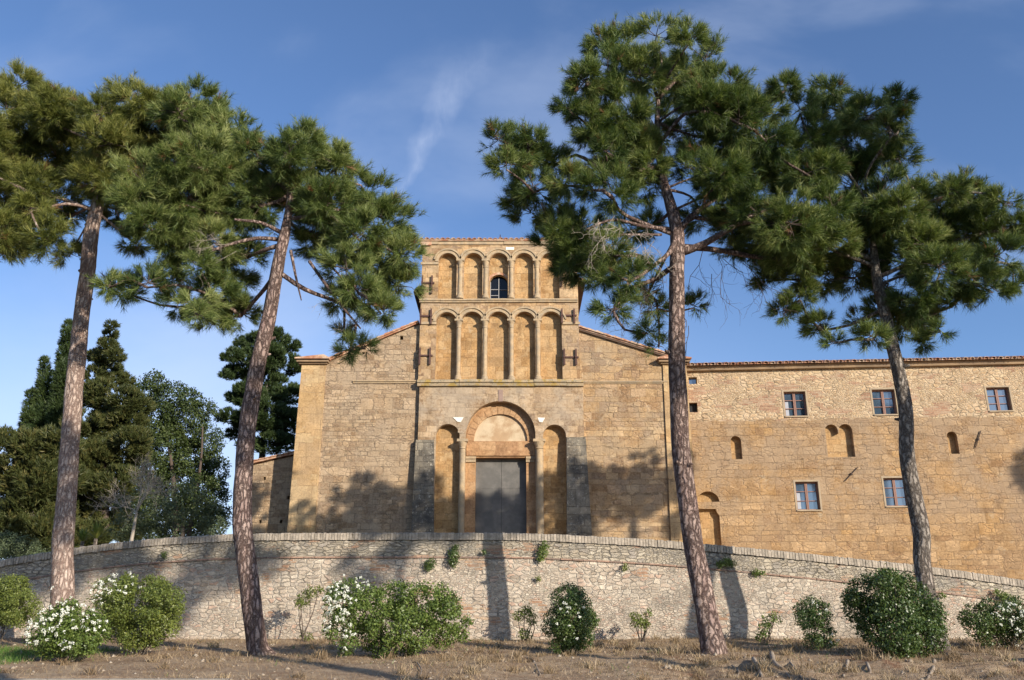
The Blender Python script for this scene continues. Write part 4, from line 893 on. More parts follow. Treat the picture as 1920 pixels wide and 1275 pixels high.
def pine(trunk_px, Y, blobs_px, label, rng_seed, bark, needle, depth=1.4, dens=1.0, kneedle=26, extra=(), ctr=None, group='umbrella pines standing in front of the retaining wall', crown_from=None, world=None):
    rng = np.random.default_rng(rng_seed); random.seed(rng_seed)
    pts = []
    for px, py, w_ in (trunk_px if world is None else ()):
        p = P(px, py, Y); pts.append((*p, w_/2/PXM(Y, py)*0.80))
    if world: pts = list(world[0])
    b0 = pts[0]; gz = float(ground_z(b0[0], b0[1]))
    if b0[2] > gz: pts.insert(0, (b0[0]-(pts[1][0]-b0[0])*0.5, b0[1], gz-0.05, b0[3]*1.12))
    root = empty('pine_tree', (pts[0][0], pts[0][1], gz)); off = np.array(root.location)
    tag(root, label, 'pine tree', group)
    pts = [(q[0], q[1] + 0.12*math.sin(q[2]*0.8+rng_seed), q[2], q[3]) for q in pts]
    f = list(pts[0]); f2 = (f[0], f[1], f[2]-0.25, f[3]*1.6); f[3] *= 1.2
    pts = [f2, tuple(f)] + pts[1:]
    mb = MB(); sp = catmull(pts, 0.09); tube(mb, [tuple(q) for q in sp], 26, 0.035, lob=0.035)
    for _ in range(9):
        q = sp[int(len(sp)*rng.uniform(0.3, 0.8))]; a_ = rng.uniform(0, 2*math.pi); dd = np.array((math.cos(a_), math.sin(a_), rng.uniform(-0.1, 0.5))); dd /= np.linalg.norm(dd)
        c_ = np.array(q[:3]); l_ = rng.uniform(0.03, 0.14); rr_ = rng.uniform(0.022, 0.045); tube(mb, [(*(c_+dd*q[3]*0.6), rr_*1.6), (*(c_+dd*q[3]*1.02), rr_*1.1), (*(c_+dd*(q[3]+l_)), rr_*0.6)], 7, 0.15)
    ctop = [q for q in sp if q[2] > sp[-1][2]-(crown_from or 2.2)][::6]
    blobs = []
    if world: blobs = [(np.array(b[:3]), b[3]) for b in world[1]]; blobs_px = [(0, 0, 0), (1, 0, 0)]
    cx = np.mean([b[0] for b in blobs_px]); hw = max(abs(b[0]-cx) for b in blobs_px)
    for b in (blobs_px if not world else ()):
        px, py, r = b[:3]; e = max(0.0, 1-abs(px-cx)/hw)
        dy = b[3] if len(b) > 3 else rng.uniform(-1, 1)*depth*(0.35+0.65*math.sqrt(e))
        c = P(px, py, Y+dy); blobs.append((c, r/PXM(Y+dy, py)*0.97))
    # inner and rear masses give the crown its volume
    for b in (list(blobs) if not world else []):
        if b[1] > 0.34 and rng.random() < 0.45:
            dy = rng.uniform(0.5, 1.0)*depth*1.2*(1 if b[0][1] < Y else -0.6); c = b[0] + np.array((0, dy, 0.12*dy)); blobs.append((c, b[1]*0.85))
    segs = grow_tree([q[:3] for q in ctop], blobs, rng, 0.085)
    for s_ in segs: tube(mb, [tuple(q) for q in catmull(s_, 0.2)], 6, 0.08)
    Vs = []; Fs = []; As = []; nb_ = 0; tw = MB()
    for c, r in blobs:
        n = int(1520*dens*r*r) + 18
        p, d, idx = blob_pts(c, r, n, rng, clumps=max(7, int(26*r)), pull=0.46, surf=0.5, squash=(rng.uniform(0.9, 1.12), 1.0, rng.uniform(0.70, 0.95)))
        keep = ~np.isin(idx, np.nonzero(rng.random(int(idx.max())+1) < 0.14)[0])
        if keep.sum() > 8: p, d, idx = p[keep], d[keep], idx[keep]; n = len(p)
        far_ = rng.random(n) < 0.19; p[far_] = c + (p[far_]-c)*rng.uniform(1.05, 1.5, (far_.sum(), 1))
        d = unit(d + np.array((0.0, 0.0, 0.45)))
        V, Fc = fol_needles(p, d, kneedle, 0.175, 0.0088, rng, 0.17, 10, 58)
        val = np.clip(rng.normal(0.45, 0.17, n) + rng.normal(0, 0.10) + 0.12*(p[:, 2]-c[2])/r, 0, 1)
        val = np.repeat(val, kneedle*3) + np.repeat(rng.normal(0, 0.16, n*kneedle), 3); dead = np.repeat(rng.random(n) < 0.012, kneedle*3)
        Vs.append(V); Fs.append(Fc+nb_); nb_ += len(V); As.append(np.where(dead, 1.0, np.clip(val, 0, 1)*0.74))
        cl_ = [p[idx == j].mean(0) for j in set(idx.tolist())]
        for q in cl_:                                                   # twigs out to each spray
            a = c + (q-c)*0.05; tube(tw, [(*a, 0.010), (*(a*0.4+q*0.6+rng.normal(size=3)*0.03), 0.007), (*q, 0.004)], 4, cap=False)
    for e in extra:                                                     # bare dead branches (px, py, dy, r) polylines
        ps = [(*P(a, b_, Y+dy_), r_) for a, b_, dy_, r_ in e]; tube(mb, [tuple(q) for q in catmull(ps, 0.15)], 6, 0.1)
    mb.V = [tuple(np.array(v)-off) for v in mb.V]; tr = mb.build('trunk', bark, root, smooth=True)
    tF = np.array([t_ for f_ in tw.F for t_ in ((f_[0], f_[1], f_[2]), (f_[0], f_[2], f_[3]))]) + nb_
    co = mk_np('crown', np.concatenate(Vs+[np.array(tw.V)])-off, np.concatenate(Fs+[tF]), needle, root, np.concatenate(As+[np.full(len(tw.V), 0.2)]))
    co.data.materials.append(M['dark_twig']); mi = np.zeros(len(co.data.polygons), dtype=np.int32); mi[-len(tF):] = 1; co.data.polygons.foreach_set('material_index', mi)
    return root

def dead_sprays(root, Y, starts, mat, seed, n=6, L=0.9, r=0.006, down=0.7):
    """hanging bare twigs on a tree"""
    rng = np.random.default_rng(seed); mb = MB(); off = np.array(root.location)
    def walk(p, d, r_, l, depth_):
        pts = [(*p, r_)]; k = 5
        for i in range(k):
            d = unit(d + rng.normal(size=3)*0.28 + np.array((0, 0, -0.10*down))); p = p + d*l/k; pts.append((*p, r_*(1-0.6*(i+1)/k)))
            if depth_ > 0 and rng.random() < 0.75: walk(p, unit(d + rng.normal(size=3)*0.7), r_*0.65, l*0.5, depth_-1)
        tube(mb, pts, 4, cap=False)
    for px, py, dy in starts:
        p = P(px, py, Y+dy)
        for _ in range(n): walk(p + rng.normal(size=3)*0.12, unit(np.array((rng.normal()*0.7, rng.normal()*0.5, -down))), r, L*rng.uniform(0.6, 1.2), 2)
    mb.V = [tuple(np.array(v)-off) for v in mb.V]; mb.build('dead_twigs', mat, root)

# ------------------------------------------------------------------ the four pines in view
T1 = pine([(120,1150,54),(122,1080,50),(124,1000,46),(128,900,43),(130,800,41),(137,700,39),(150,600,35),(166,510,34),(174,450,33),(184,400,29),(194,360,25),(205,300,18),(215,250,12)], 18.9,
  [(15,205,55),(60,185,42),(105,220,50),(150,240,52),(190,210,38),(30,270,60),(90,290,60),(150,310,60),(205,270,50),(15,340,55),(60,350,50),(45,430,42),(95,445,38),(0,440,50),(60,390,30),(185,335,50),(225,400,32),(255,450,28),
   (235,190,40),(265,195,42),(310,205,45),(300,250,50),(250,260,50),(250,320,55),(310,310,55),(225,345,45),(-40,250,60),(-60,330,60),(-50,420,50),(135,400,22),(-90,280,60),(130,475,26),(290,370,45)],
  'pine with pale pinkish leaning trunk behind the white flowering bush at the far left', 21, M['bark_pale'], M['needle_olive'], 1.5)
T2 = pine([(487,1222,50),(478,1150,46),(463,1050,45),(454,960,44),(456,860,41),(466,760,39),(482,680,36),(503,600,33),(518,530,30),(528,480,27),(536,445,24),(545,390,16),(548,340,10)], 17.2,
  [(390,225,50),(440,255,50),(485,295,48),(540,290,42),(590,300,42),(640,330,42),(690,370,42),(725,420,46),(750,475,42),(742,535,42),(712,500,48),(680,440,58),(620,400,58),(560,370,60),(500,370,60),(440,340,60),(380,300,60),(325,310,55),(270,340,55),(320,380,58),(380,400,58),
   (450,415,45),(290,425,45),(340,455,48),(400,455,42),(255,385,45),(600,455,42),(650,505,48),(685,560,40),(640,560,28),(355,235,45),(420,300,55),
   (232,540,30),(278,530,34),(325,515,30),(205,535,20),(375,500,24),(420,560,44),(452,585,30),(400,592,34),(372,590,18),(440,515,40),(465,475,28),(655,655,20),(645,625,12),(685,650,13),(715,580,30)],
  'pine with curved dark trunk and wide bowed crown to the left of the church door', 22, M['bark'], M['needle_light'], 1.5,
  extra=[[(545,470,0,0.035),(555,520,-0.1,0.025),(565,563,-0.15,0.012)], [(580,490,0,0.035),(630,560,-0.2,0.028),(676,616,-0.3,0.016)], [(530,450,0,0.05),(480,447,-0.2,0.04),(415,463,-0.5,0.03),(380,480,-0.6,0.02)], [(535,440,0,0.05),(490,418,-0.4,0.035),(440,412,-0.8,0.025)], [(600,480,0,0.03),(640,520,-0.3,0.02),(665,560,-0.4,0.015)]])
T3 = pine([(1337,1224,53),(1325,1150,50),(1306,1050,48),(1290,930,45),(1278,830,43),(1272,740,41),(1268,650,38),(1267,560,36),(1268,480,34),(1267,430,31),(1256,380,25),(1243,330,19),(1235,260,14),(1235,180,9)], 17.0,
  [(1130,85,32),(1170,90,42),(1230,68,40),(1290,75,32),(1322,110,42),(1140,140,45),(1200,140,58),(1270,150,58),(1340,170,52),(1380,170,36),(1100,148,26),(1090,200,36),(1120,240,46),(1070,205,22),(1165,220,58),(1230,240,58),(1300,240,58),(1370,250,58),(1180,300,52),(1130,310,36),(1148,360,42),(1110,350,26),(1205,340,40),(1300,320,50),(1350,330,55),(1410,310,58),(1440,260,48),(1400,210,40),
   (935,262,36),(970,255,26),(990,300,38),(950,310,32),(1040,300,42),(1062,340,32),(1000,350,42),(970,372,26),
   (1050,420,42),(1090,440,46),(1040,462,32),(1105,500,40),(1070,500,32),(1150,470,36),(1185,430,28),(1130,522,20),(1215,420,24),
   (1150,578,26),(1172,560,16),(1215,545,18),(1232,575,16),(1180,520,30),(1222,495,22),(1215,620,18),(1235,648,14),(1300,572,20),
   (1480,300,58),(1500,350,58),(1540,340,42),(1560,385,36),(1480,420,58),(1420,400,58),(1370,415,42),(1430,450,46),(1500,460,42),(1540,430,36),(1365,370,48),(1445,205,30)],
  'tallest pine with straight scaly trunk rising in front of the right corner of the church', 23, M['bark'], M['needle'], 1.6,
  extra=[[(1270,475,0,0.09),(1310,462,-0.1,0.075),(1350,440,-0.2,0.06),(1400,410,-0.3,0.045),(1450,390,-0.4,0.03)], [(1272,462,0,0.07),(1340,468,0.2,0.06),(1420,482,0.4,0.045),(1490,490,0.6,0.03)], [(1262,500,0,0.06),(1225,525,0.2,0.05),(1185,540,0.3,0.04),(1150,575,0.4,0.02)], [(1262,430,0,0.05),(1210,425,-0.4,0.04),(1150,412,-0.8,0.03),(1100,430,-1.0,0.02)], [(1268,440,0,0.06),(1290,410,0.1,0.05),(1330,380,0.2,0.045),(1370,360,0.3,0.03)], [(1240,440,-0.2,0.03),(1180,440,-0.6,0.022),(1130,440,-0.8,0.016)]], crown_from=3.4)
T4 = pine([(1752,1165,42),(1742,1110,40),(1733,1050,38),(1733,1000,40),(1717,930,37),(1702,860,34),(1696,780,32),(1681,700,30),(1662,620,27),(1650,560,25),(1642,510,22),(1640,440,15),(1650,360,9)], 17.9,
  [(1500,205,30),(1540,195,32),(1580,205,32),(1620,215,38),(1680,185,26),(1690,222,26),(1670,245,36),(1683,290,32),(1640,290,52),(1580,270,52),(1525,260,48),(1600,350,56),(1650,365,52),(1682,400,46),(1620,430,56),(1560,450,46),(1720,365,34),(1780,355,30),(1770,392,45),(1828,372,36),(1848,400,30),(1820,440,46),(1880,432,28),(1912,422,22),(1870,480,42),(1898,532,22),(1860,540,34),(1740,440,52),(1700,480,55),(1760,500,50),(1820,520,46),(1780,565,40),(1720,560,40),(1665,530,32),(1600,510,42),(1550,515,42),(1500,515,38),(1500,555,30),(1470,582,22),(1540,610,34),(1562,640,14),(1635,630,24),(1612,600,16),(1700,610,30),(1730,640,18),(1762,618,16),(1480,475,38),(1450,480,30),(1940,440,30),(1650,580,24)],
  'pine with slender grey bent trunk rising behind the largest round bush on the right', 24, M['bark_grey'], M['needle'], 1.5,
  extra=[[(1645,520,0,0.05),(1690,500,-0.2,0.04),(1740,470,-0.4,0.03)], [(1642,500,0,0.05),(1590,480,-0.2,0.04),(1540,460,-0.3,0.03)]], crown_from=2.8)
dead_sprays(T3, 17.0, [(1130,425,-1.3), (1170,440,-1.3), (1205,450,-1.2), (1150,410,-1.4)], M['twig'], 5, 4, 0.75, 0.0065, 0.8)
dead_sprays(T3, 17.0, [(1325,480,0.0), (1350,485,0.1), (1385,485,0.2), (1290,600,0.0)], M['dark_twig'], 6, 2, 1.2, 0.007, 0.9)
dead_sprays(T3, 17.0, [(1180,560,0.2), (1210,560,0.2), (1230,530,0.1)], M['dark_twig'], 8, 4, 0.8, 0.006, 0.7)
dead_sprays(T2, 17.2, [(650,530,-0.3), (655,600,-0.2), (380,470,-0.5), (430,470,-0.4)], M['twig'], 7, 4, 0.6, 0.005, 0.5)

# ------------------------------------------------------------------ pines beside and behind the viewpoint; they shade the wall and the facade
def far_pine(x, y, top, cr, label, seed, drop=2.4, shift=0.0, many=15, dn=1.1):
    rng = np.random.default_rng(seed); g0 = float(ground_z(x, y)); lean = rng.uniform(-0.5, 0.5)
    tr = [(x-lean+shift, y, g0+0.01, 0.24), (x-lean*0.6+shift*0.75, y, g0+(top-g0)*0.35, 0.20), (x-lean*0.1, y, g0+(top-g0)*0.7, 0.15), (x, y, top-0.8, 0.06)]
    bl = []
    for i in range(int(many*cr*cr/4)):
        a = rng.uniform(0, 2*math.pi); q = math.sqrt(rng.random()); bl.append((x+cr*q*math.cos(a), y+cr*q*math.sin(a), top-0.5-drop*(0.15*rng.random()+0.85*rng.random()*(0.4+0.6*q)), rng.uniform(0.35, 0.6)))
    return pine([], y, [], label, seed, M['bark'], M['needle'], dens=dn*1.5, kneedle=18, group='pines beside and behind the viewpoint', world=(tr, bl), crown_from=2.6)
far_pine(14.6, 17.6, 14.9, 2.2, 'pine standing just past the right edge of the picture, next in the row', 71, shift=2.6)
far_pine(18.6, 17.8, 16.0, 1.9, 'pine second past the right edge of the picture in the row', 72, 3.4, many=22)
far_pine(15.8, 10.0, 17.5, 2.6, 'tall pine on the near side of the bank, unseen on the right, added to shade the facade', 77, 1.9, shift=-2.4, many=16)  # added out of view; crown completes facade shadow, trunk leaned to hide its own
far_pine(33.2, 18.5, 16.1, 1.5, 'thin crowned pine far along the row to the right', 73)
far_pine(11.0, -1.0, 15.3, 2.7, 'pine across the road, nearest to the viewpoint on the right', 74, 2.1, many=9, dn=0.9)
far_pine(16.8, -1.0, 15.2, 2.0, 'pine across the road, second from the viewpoint on the right', 75, 1.4, many=7, dn=0.9)
far_pine(6.4, -2.0, 15.2, 2.0, 'pine across the road behind the viewpoint', 76, 2.0, many=11)

# ------------------------------------------------------------------ background trees on the left and generic shrub builder
def plant(name, cat, label, Y, blobs_px, mat, kind, seed, dens=1.0, leaf=0.05, depth=0.5, trunk=None, tmat=None, group=None, scale_r=1.0, blossoms=None, sq=(1, 1, 0.97), stems=0, clumps=8, blossom_n=1.0):
    rng = np.random.default_rng(seed); random.seed(seed)
    cs = [(P(b[0], b[1], Y+(b[3] if len(b) > 3 else rng.uniform(-1, 1)*depth)), b[2]/PXM(Y, b[1])*scale_r*(1.22 if Y > 25 else 1.14)) for b in blobs_px]
    bx = np.mean([c[0][0] for c in cs]); gz = float(ground_z(bx, Y)); root = empty(name, (bx, Y, gz)); off = np.array(root.location)
    tag(root, label, cat, group); Vs, Fs, As = [], [], []; nb_ = 0
    for c, r in cs:
        if kind == 'spray':
            n = int(2300*dens*r*r/(leaf/0.16)**2) + 50
            p, d, _ = blob_pts(c, r, n, rng, clumps, 0.35, 0.38, sq); d = unit(d*0.8 + np.array((0, 0, 0.75)))
            V, Fc = fol_needles(p, d, 7, leaf, leaf*0.20, rng, leaf*0.8, 10, 45); per = 21
        else:
            n = int(dens*15*r*r/(leaf*leaf*0.45)) + 20
            p, d, _ = blob_pts(c, r, n, rng, clumps, 0.28, 0.30, sq)
            far_ = rng.random(n) < 0.07; p[far_] = c + (p[far_]-c)*rng.uniform(1.04, 1.28, (far_.sum(), 1))
            V, Fc = fol_leaves(p, unit(d + np.array((0, 0, 0.3))), leaf, leaf*0.55, rng, 1, leaf*0.3); per = 4
        val = np.clip(rng.normal(0.45, 0.20, n) + rng.normal(0, 0.08), 0, 1)
        Vs.append(V); Fs.append(Fc+nb_); nb_ += len(V); As.append(np.repeat(val, per))
    V = np.concatenate(Vs); V[:, 2] = np.maximum(V[:, 2], ground_z(V[:, 0], V[:, 1])+0.004) if name != 'wall_plant' else V[:, 2]
    mk_np('crown' if cat == 'tree' else 'foliage', V-off, np.concatenate(Fs), mat, root, np.concatenate(As))
    mb = MB()
    if trunk:
        for tk in trunk:
            ps = [(*P(a, b_, Y+(q[0] if q else 0)), w_/2/PXM(Y, b_)) for a, b_, w_, *q in tk]; g0 = ps[0]
            ps.insert(0, (g0[0], g0[1], min(g0[2]-0.1, gz-0.05), g0[3]*1.1)); tube(mb, [tuple(q) for q in catmull(ps, 0.3)], 8, 0.08)
    for i in range(stems):
        c, r = cs[rng.integers(len(cs))]; a = np.array((bx + rng.normal()*0.06, Y + rng.normal()*0.06, gz-0.03)); q = c + rng.normal(size=3)*r*0.35
        tube(mb, [(*a, 0.014), (*((a+q)/2 + rng.normal(size=3)*0.05), 0.010), (*q, 0.005)], 5, cap=False)
    if mb.V:
        mb.V = [tuple(np.array(v)-off) for v in mb.V]; mb.build('trunk' if cat == 'tree' else 'stem', tmat or M['bark_grey'], root, smooth=True)
    if blossoms:
        Vs, Fs, nb_ = [], [], 0
        for px, py, r, k in blossoms:                                    # flower heads set on the near side of the foliage
            cc = P(px, py, Y); rr_ = r/PXM(Y, py)
            for _ in range(int(k*blossom_n)):
                t_ = rng.uniform(0, 2*math.pi); q = math.sqrt(rng.random())*rr_; x = cc[0]+q*math.cos(t_); z = cc[2]+q*math.sin(t_)
                best = None                                              # front surface of the blobs along Y
                for c, rb in cs:
                    dd = (rb*0.98)**2-(x-c[0])**2-((z-c[2])/0.95)**2
                    if dd > 0: yv = c[1]-math.sqrt(dd); best = yv if best is None else min(best, yv)
                if best is None: best = Y
                h = np.array((x, best-0.02, z)); m_ = rng.integers(10, 20)
                u_ = unit(rng.normal(size=(m_, 3)) + np.array((0, -0.9, 0.6))); rad = rng.uniform(0.014, 0.032)
                V, Fc = fol_leaves(h + u_*rad, u_, 0.022, 0.022, rng, 1, 0.003, 1.6); Vs.append(V); Fs.append(Fc+nb_); nb_ += len(V)
        V = np.concatenate(Vs); mk_np('blossoms', V-off, np.concatenate(Fs), M['blossom'], root, np.random.default_rng(1).random(len(V)))
    return root

# background trees
def column(tip, base, wbot, n=9, seed=0, wt=8):
    n = n*2; wbot = wbot*0.86
    r_ = random.Random(seed); out = []
    for i in range(n):
        t_ = i/(n-1); w_ = wt + (wbot-wt)*t_**0.8; y = tip[1] + (base[1]-tip[1])*t_; x = tip[0] + (base[0]-tip[0])*t_
        out.append((x, y, w_))
        if w_ > 20: out += [(x-w_*0.42+r_.uniform(-4, 4), y+r_.uniform(-5, 14), w_*0.6), (x+w_*0.42+r_.uniform(-4, 4), y+r_.uniform(-5, 14), w_*0.6)]
    return out
plant('cypress_tree', 'tree', 'narrow dark green cypress with pointed tip behind the trunk of the leftmost pine', 42, column((128,612), (108,1010), 50, 12, 1, 6)+column((84,680), (70,1010), 36, 9, 2, 6)+column((58,740), (40,1010), 36, 7, 8, 6), M['cypress'], 'spray', 31, 0.9, 0.17, 0.4, clumps=0, sq=(0.9, 0.9, 1.25), trunk=[[(105,1040,16),(110,900,10)]], tmat=M['dark_twig'])
plant('cypress_tree', 'tree', 'ragged brownish green cypress with leaning spiky tip right of the leftmost pine trunk', 36,
   [(209,612,7),(207,630,11),(203,650,15),(216,668,15),(193,675,17),(175,668,12),(205,695,22),(180,705,20),(225,715,18),(190,740,32),(230,750,28),(165,745,25),(240,790,34),(200,800,40),(165,800,36),(230,850,42),(180,860,44),(150,860,30),(215,910,42),(170,920,44),(200,960,36),(160,970,36),(250,830,30),(260,760,22),(215,985,30),(240,1000,24),(180,1000,28),(135,1000,28),(155,1015,22)], M['cypress_brown'], 'spray', 32, 0.85, 0.16, 0.9, sq=(1, 1, 0.75), trunk=[[(195,1010,20),(195,850,12)]], tmat=M['dark_twig'])
plant('cypress_tree', 'tree', 'low brownish conifer spreading at the far left edge behind the wall', 34,
   [(10,850,40),(45,890,42),(15,930,45),(80,900,40),(60,960,46),(20,990,40),(95,970,40),(115,900,36),(115,830,30),(80,1000,36),(60,840,30)], M['cypress_brown'], 'spray', 33, 0.85, 0.20, 0.8, trunk=[[(60,1020,16),(60,900,10)]], tmat=M['bark_grey'])
plant('oak_tree', 'tree', 'dark rounded evergreen tree between the spiky cypress and the pine with the curved trunk', 40,
   [(290,715,18),(270,740,28),(320,750,32),(355,750,22),(290,790,45),(345,800,40),(385,770,20),(380,830,36),(300,850,50),(355,870,46),(400,880,28),(270,900,45),(330,920,50),(385,930,36),(300,970,46),(360,970,44),(405,915,20),(395,975,26),(250,960,36),(420,960,12)], M['oak'], 'leaf', 34, 1.25, 0.12, 1.3, trunk=[[(330,1030,14),(325,900,8),(310,800,3)],[(350,1030,10),(375,880,5),(380,800,3)]], tmat=M['dark_twig'], clumps=14)
plant('cedar_tree', 'tree', 'dark cedar with flat layered tufts behind the curved pine trunk beside the church', 44,
   [(480,640,22),(515,635,24),(455,645,12),(545,650,14),(440,665,14),(425,672,8),(500,670,34),(535,685,26),(552,690,10),(470,690,30),(440,700,18),(425,705,8),(500,730,38),(540,740,24),(465,740,26),(440,745,12),(500,780,36),(535,790,28),(470,790,26),(430,780,14),(415,785,8),(510,830,26),(540,830,18),(470,835,18),(440,815,12)], M['cypress'], 'spray', 35, 0.85, 0.17, 1.0, sq=(1.15, 1, 0.72), trunk=[[(488,890,13),(494,820,10),(500,720,6)],[(462,900,9),(470,780,7)]], tmat=M['bark_grey'])
plant('olive_tree', 'tree', 'grey green olive behind the retaining wall beside the bare sapling', 29,
   [(350,940,36),(390,960,28),(320,975,30),(228,992,22),(300,995,24),(270,1000,22),(360,985,30),(300,960,24),(250,975,26),(235,945,20),(400,990,20),(275,925,20)], M['olive'], 'leaf', 36, 0.55, 0.085, 0.8, trunk=[[(340,1030,10),(345,960,6)]], tmat=M['bark_grey'])
plant('shrub', 'bush', 'rounded green shrub rising above the wall at the far left', 25, [(15,1025,30),(50,1028,24),(-20,1030,30),(75,1040,14)], M['olive'], 'leaf', 37, 0.9, 0.06, 0.5)
plant('shrub', 'bush', 'small scrubby shrub against the sky left of the curved pine trunk', 27, [(415,985,14),(400,1000,12),(430,975,10)], M['olive'], 'leaf', 38, 0.5, 0.06, 0.3)

def spiky(name, label, Y, px, py, h_px, n, mat, seed, cat='plant'):
    rng = np.random.default_rng(seed); c = P(px, py, Y); gz = min(c[2], float(ground_z(c[0], Y))+0.0); root = empty(name, (c[0], Y, gz)); mb = MB()
    L = h_px/PXM(Y, py); base = c[2]-gz
    for i in range(n):
        a = rng.uniform(0, 2*math.pi); e = rng.uniform(0.35, 1.4); l = L*rng.uniform(0.7, 1.1); d = np.array((math.cos(a)*math.cos(e), math.sin(a)*math.cos(e), math.sin(e)))
        s_ = np.cross(d, (0, 0, 1)); s_ = s_/np.linalg.norm(s_)*0.022; b0 = np.array((0, 0, base)); m_ = b0 + d*l*0.55; tip = b0 + d*l + np.array((0, 0, -0.12*l*math.cos(e)))
        mb.add([b0-s_*0.6, b0+s_*0.6, m_+s_, m_-s_, tip], [(0,1,2,3), (3,2,4)], float(np.clip(rng.normal(0.6, 0.25), 0, 1)))
    tk = MB(); tube(tk, [(0, 0, -0.1, 0.06), (0, 0, base, 0.05)], 8)
    tag(root, label, cat); mb.build('leaves', mat, root, attr=True); tk.build('stem', M['bark_grey'], root); return root
spiky('yucca_plant', 'spiky yellow green yucca above the wall right of the leftmost pine trunk', 26, 180, 1010, 34, 90, M['bush_olive'], 4)
spiky('yucca_plant', 'smaller spiky yucca half hidden behind the leftmost pine trunk', 26.5, 155, 1015, 30, 60, M['bush'], 5)

def bare_tree(px0, py0, Y, label, seed):
    rng = np.random.default_rng(seed); b0 = P(px0, py0, Y); gz = float(ground_z(b0[0], Y)); root = empty('bare_sapling', (b0[0], Y, gz)); mb = MB()
    tag(root, label, 'tree')
    def walk(p, d, r_, l, k):
        pts = [(*p, r_)]
        for i in range(4):
            d = unit(d + rng.normal(size=3)*0.16 + np.array((0, 0, 0.05))); p = p+d*l/4; pts.append((*p, r_*(1-0.12*(i+1))))
            if k > 0 and i > 0:
                for _ in range(2): walk(p, unit(d+rng.normal(size=3)*0.62), r_*0.55, l*0.62, k-1)
        tube(mb, pts, 5, cap=False)
    top = P(256, 960, Y); loc = np.array(root.location)
    tube(mb, [(0, 0, -0.1, 0.05), (*(b0-loc), 0.045), (*(top-loc), 0.035)], 7)
    for a in (-0.7, -0.15, 0.35, 0.8): walk(top-loc, unit(np.array((math.sin(a), rng.normal()*0.3, math.cos(a)))), 0.018, 0.8, 3)
    mb.build('trunk', M['twig'], root); return root
bare_tree(247, 1012, 24.5, 'small bare pale branched sapling above the wall left of the olive', 3)

# ------------------------------------------------------------------ bushes in front of the wall
FL = 'evergreen bushes along the foot of the retaining wall'
plant('bush', 'bush', 'olive green clipped bush cut by the left edge of the picture', 18.6, [(20,1125,46),(0,1140,45),(40,1145,34),(-30,1130,50),(25,1100,24)], M['bush_olive'], 'leaf', 41, 1.0, 0.042, 0.25, stems=6, group=FL)
plant('flowering_bush', 'bush', 'round bush covered in white flower heads at the foot of the leftmost pine', 15.6, [(130,1180,50),(100,1185,40),(165,1180,38),(130,1150,28),(155,1205,28),(95,1205,28),(130,1215,24),(185,1170,18)], M['bush'], 'leaf', 42, 1.0, 0.05, 0.2,
      blossoms=[(130,1145,30,16),(100,1165,28,18),(85,1195,25,16),(160,1160,25,16),(190,1175,14,10),(150,1195,30,10),(115,1200,30,6),(120,1140,45,8)], stems=8, group=FL)
plant('flowering_bush', 'bush', 'large clipped bush, few white flowers on its upper left, right of the round flowering one', 17.0, [(255,1140,58),(215,1120,38),(300,1135,42),(235,1100,24),(290,1105,28),(260,1175,40),(215,1165,34),(305,1170,32),(285,1195,22),(240,1195,20),(325,1145,20)], M['bush_olive'], 'leaf', 43, 1.0, 0.045, 0.3,
      blossoms=[(230,1105,34,16),(215,1118,22,12),(245,1088,14,4),(270,1105,14,3)], stems=8, group=FL)
plant('flowering_bush', 'bush', 'widest bush, white flowers on its left half, between the curved pine and the trunk shadow', 16.6, [(650,1130,40),(640,1170,34),(690,1140,45),(740,1130,38),(730,1170,45),(790,1140,45),(780,1180,40),(830,1160,36),(845,1135,24),(820,1120,26),(700,1190,34),(720,1215,24),(830,1190,26),(865,1190,14),(770,1215,18),(655,1205,16),(645,1222,12),(875,1165,12),(630,1110,18),(760,1110,18)], M['bush'], 'leaf', 44, 0.9, 0.055, 0.3,
      blossoms=[(635,1115,28,22),(640,1170,30,24),(655,1110,34,16),(690,1112,20,7),(625,1140,16,10),(650,1215,20,10),(665,1130,26,8),(665,1185,14,6)], stems=12, group=FL)
plant('bush', 'bush', 'dense egg shaped bush with few white flowers right of the trunk shadow', 17.2, [(1070,1135,38),(1070,1165,44),(1045,1170,28),(1098,1165,26),(1070,1118,22),(1055,1200,26),(1090,1195,24),(1070,1210,16)], M['laurel'], 'leaf', 45, 1.15, 0.042, 0.2,
      blossoms=[(1065,1165,38,9),(1075,1150,30,4)], stems=8, group=FL)
plant('bush', 'bush', 'narrow ragged bush, pale in its lower half, between two pines on the right', 18.6, [(1522,1145,28),(1515,1160,24),(1540,1150,22),(1530,1180,26),(1550,1195,22),(1525,1205,18),(1545,1212,14),(1502,1140,14)], M['laurel'], 'leaf', 46, 0.75, 0.045, 0.2,
      blossoms=[(1525,1140,18,5),(1550,1195,20,4)], stems=8, group=FL)
plant('bush', 'bush', 'largest round dark bush hiding the foot of the rightmost pine', 16.4, [(1665,1130,55),(1630,1115,40),(1700,1120,42),(1665,1095,30),(1610,1140,28),(1730,1150,40),(1680,1170,50),(1640,1170,36),(1730,1190,38),(1690,1205,34),(1745,1170,28),(1595,1120,18),(1655,1085,16),(1620,1185,14),(1680,1225,18)], M['laurel'], 'leaf', 47, 1.0, 0.055, 0.4, stems=12, group=FL)
plant('flowering_bush', 'bush', 'loose bush with white flowers cut by the right edge of the picture', 18.4, [(1835,1165,32),(1860,1160,32),(1890,1165,34),(1920,1170,40),(1850,1190,24),(1895,1195,26),(1815,1160,16),(1850,1140,18),(1905,1140,22),(1950,1170,40)], M['laurel'], 'leaf', 48, 0.8, 0.05, 0.3,
      blossoms=[(1880,1150,26,22),(1895,1165,20,12),(1905,1195,16,6),(1855,1160,16,4),(1912,1175,10,4)], stems=8, group=FL)
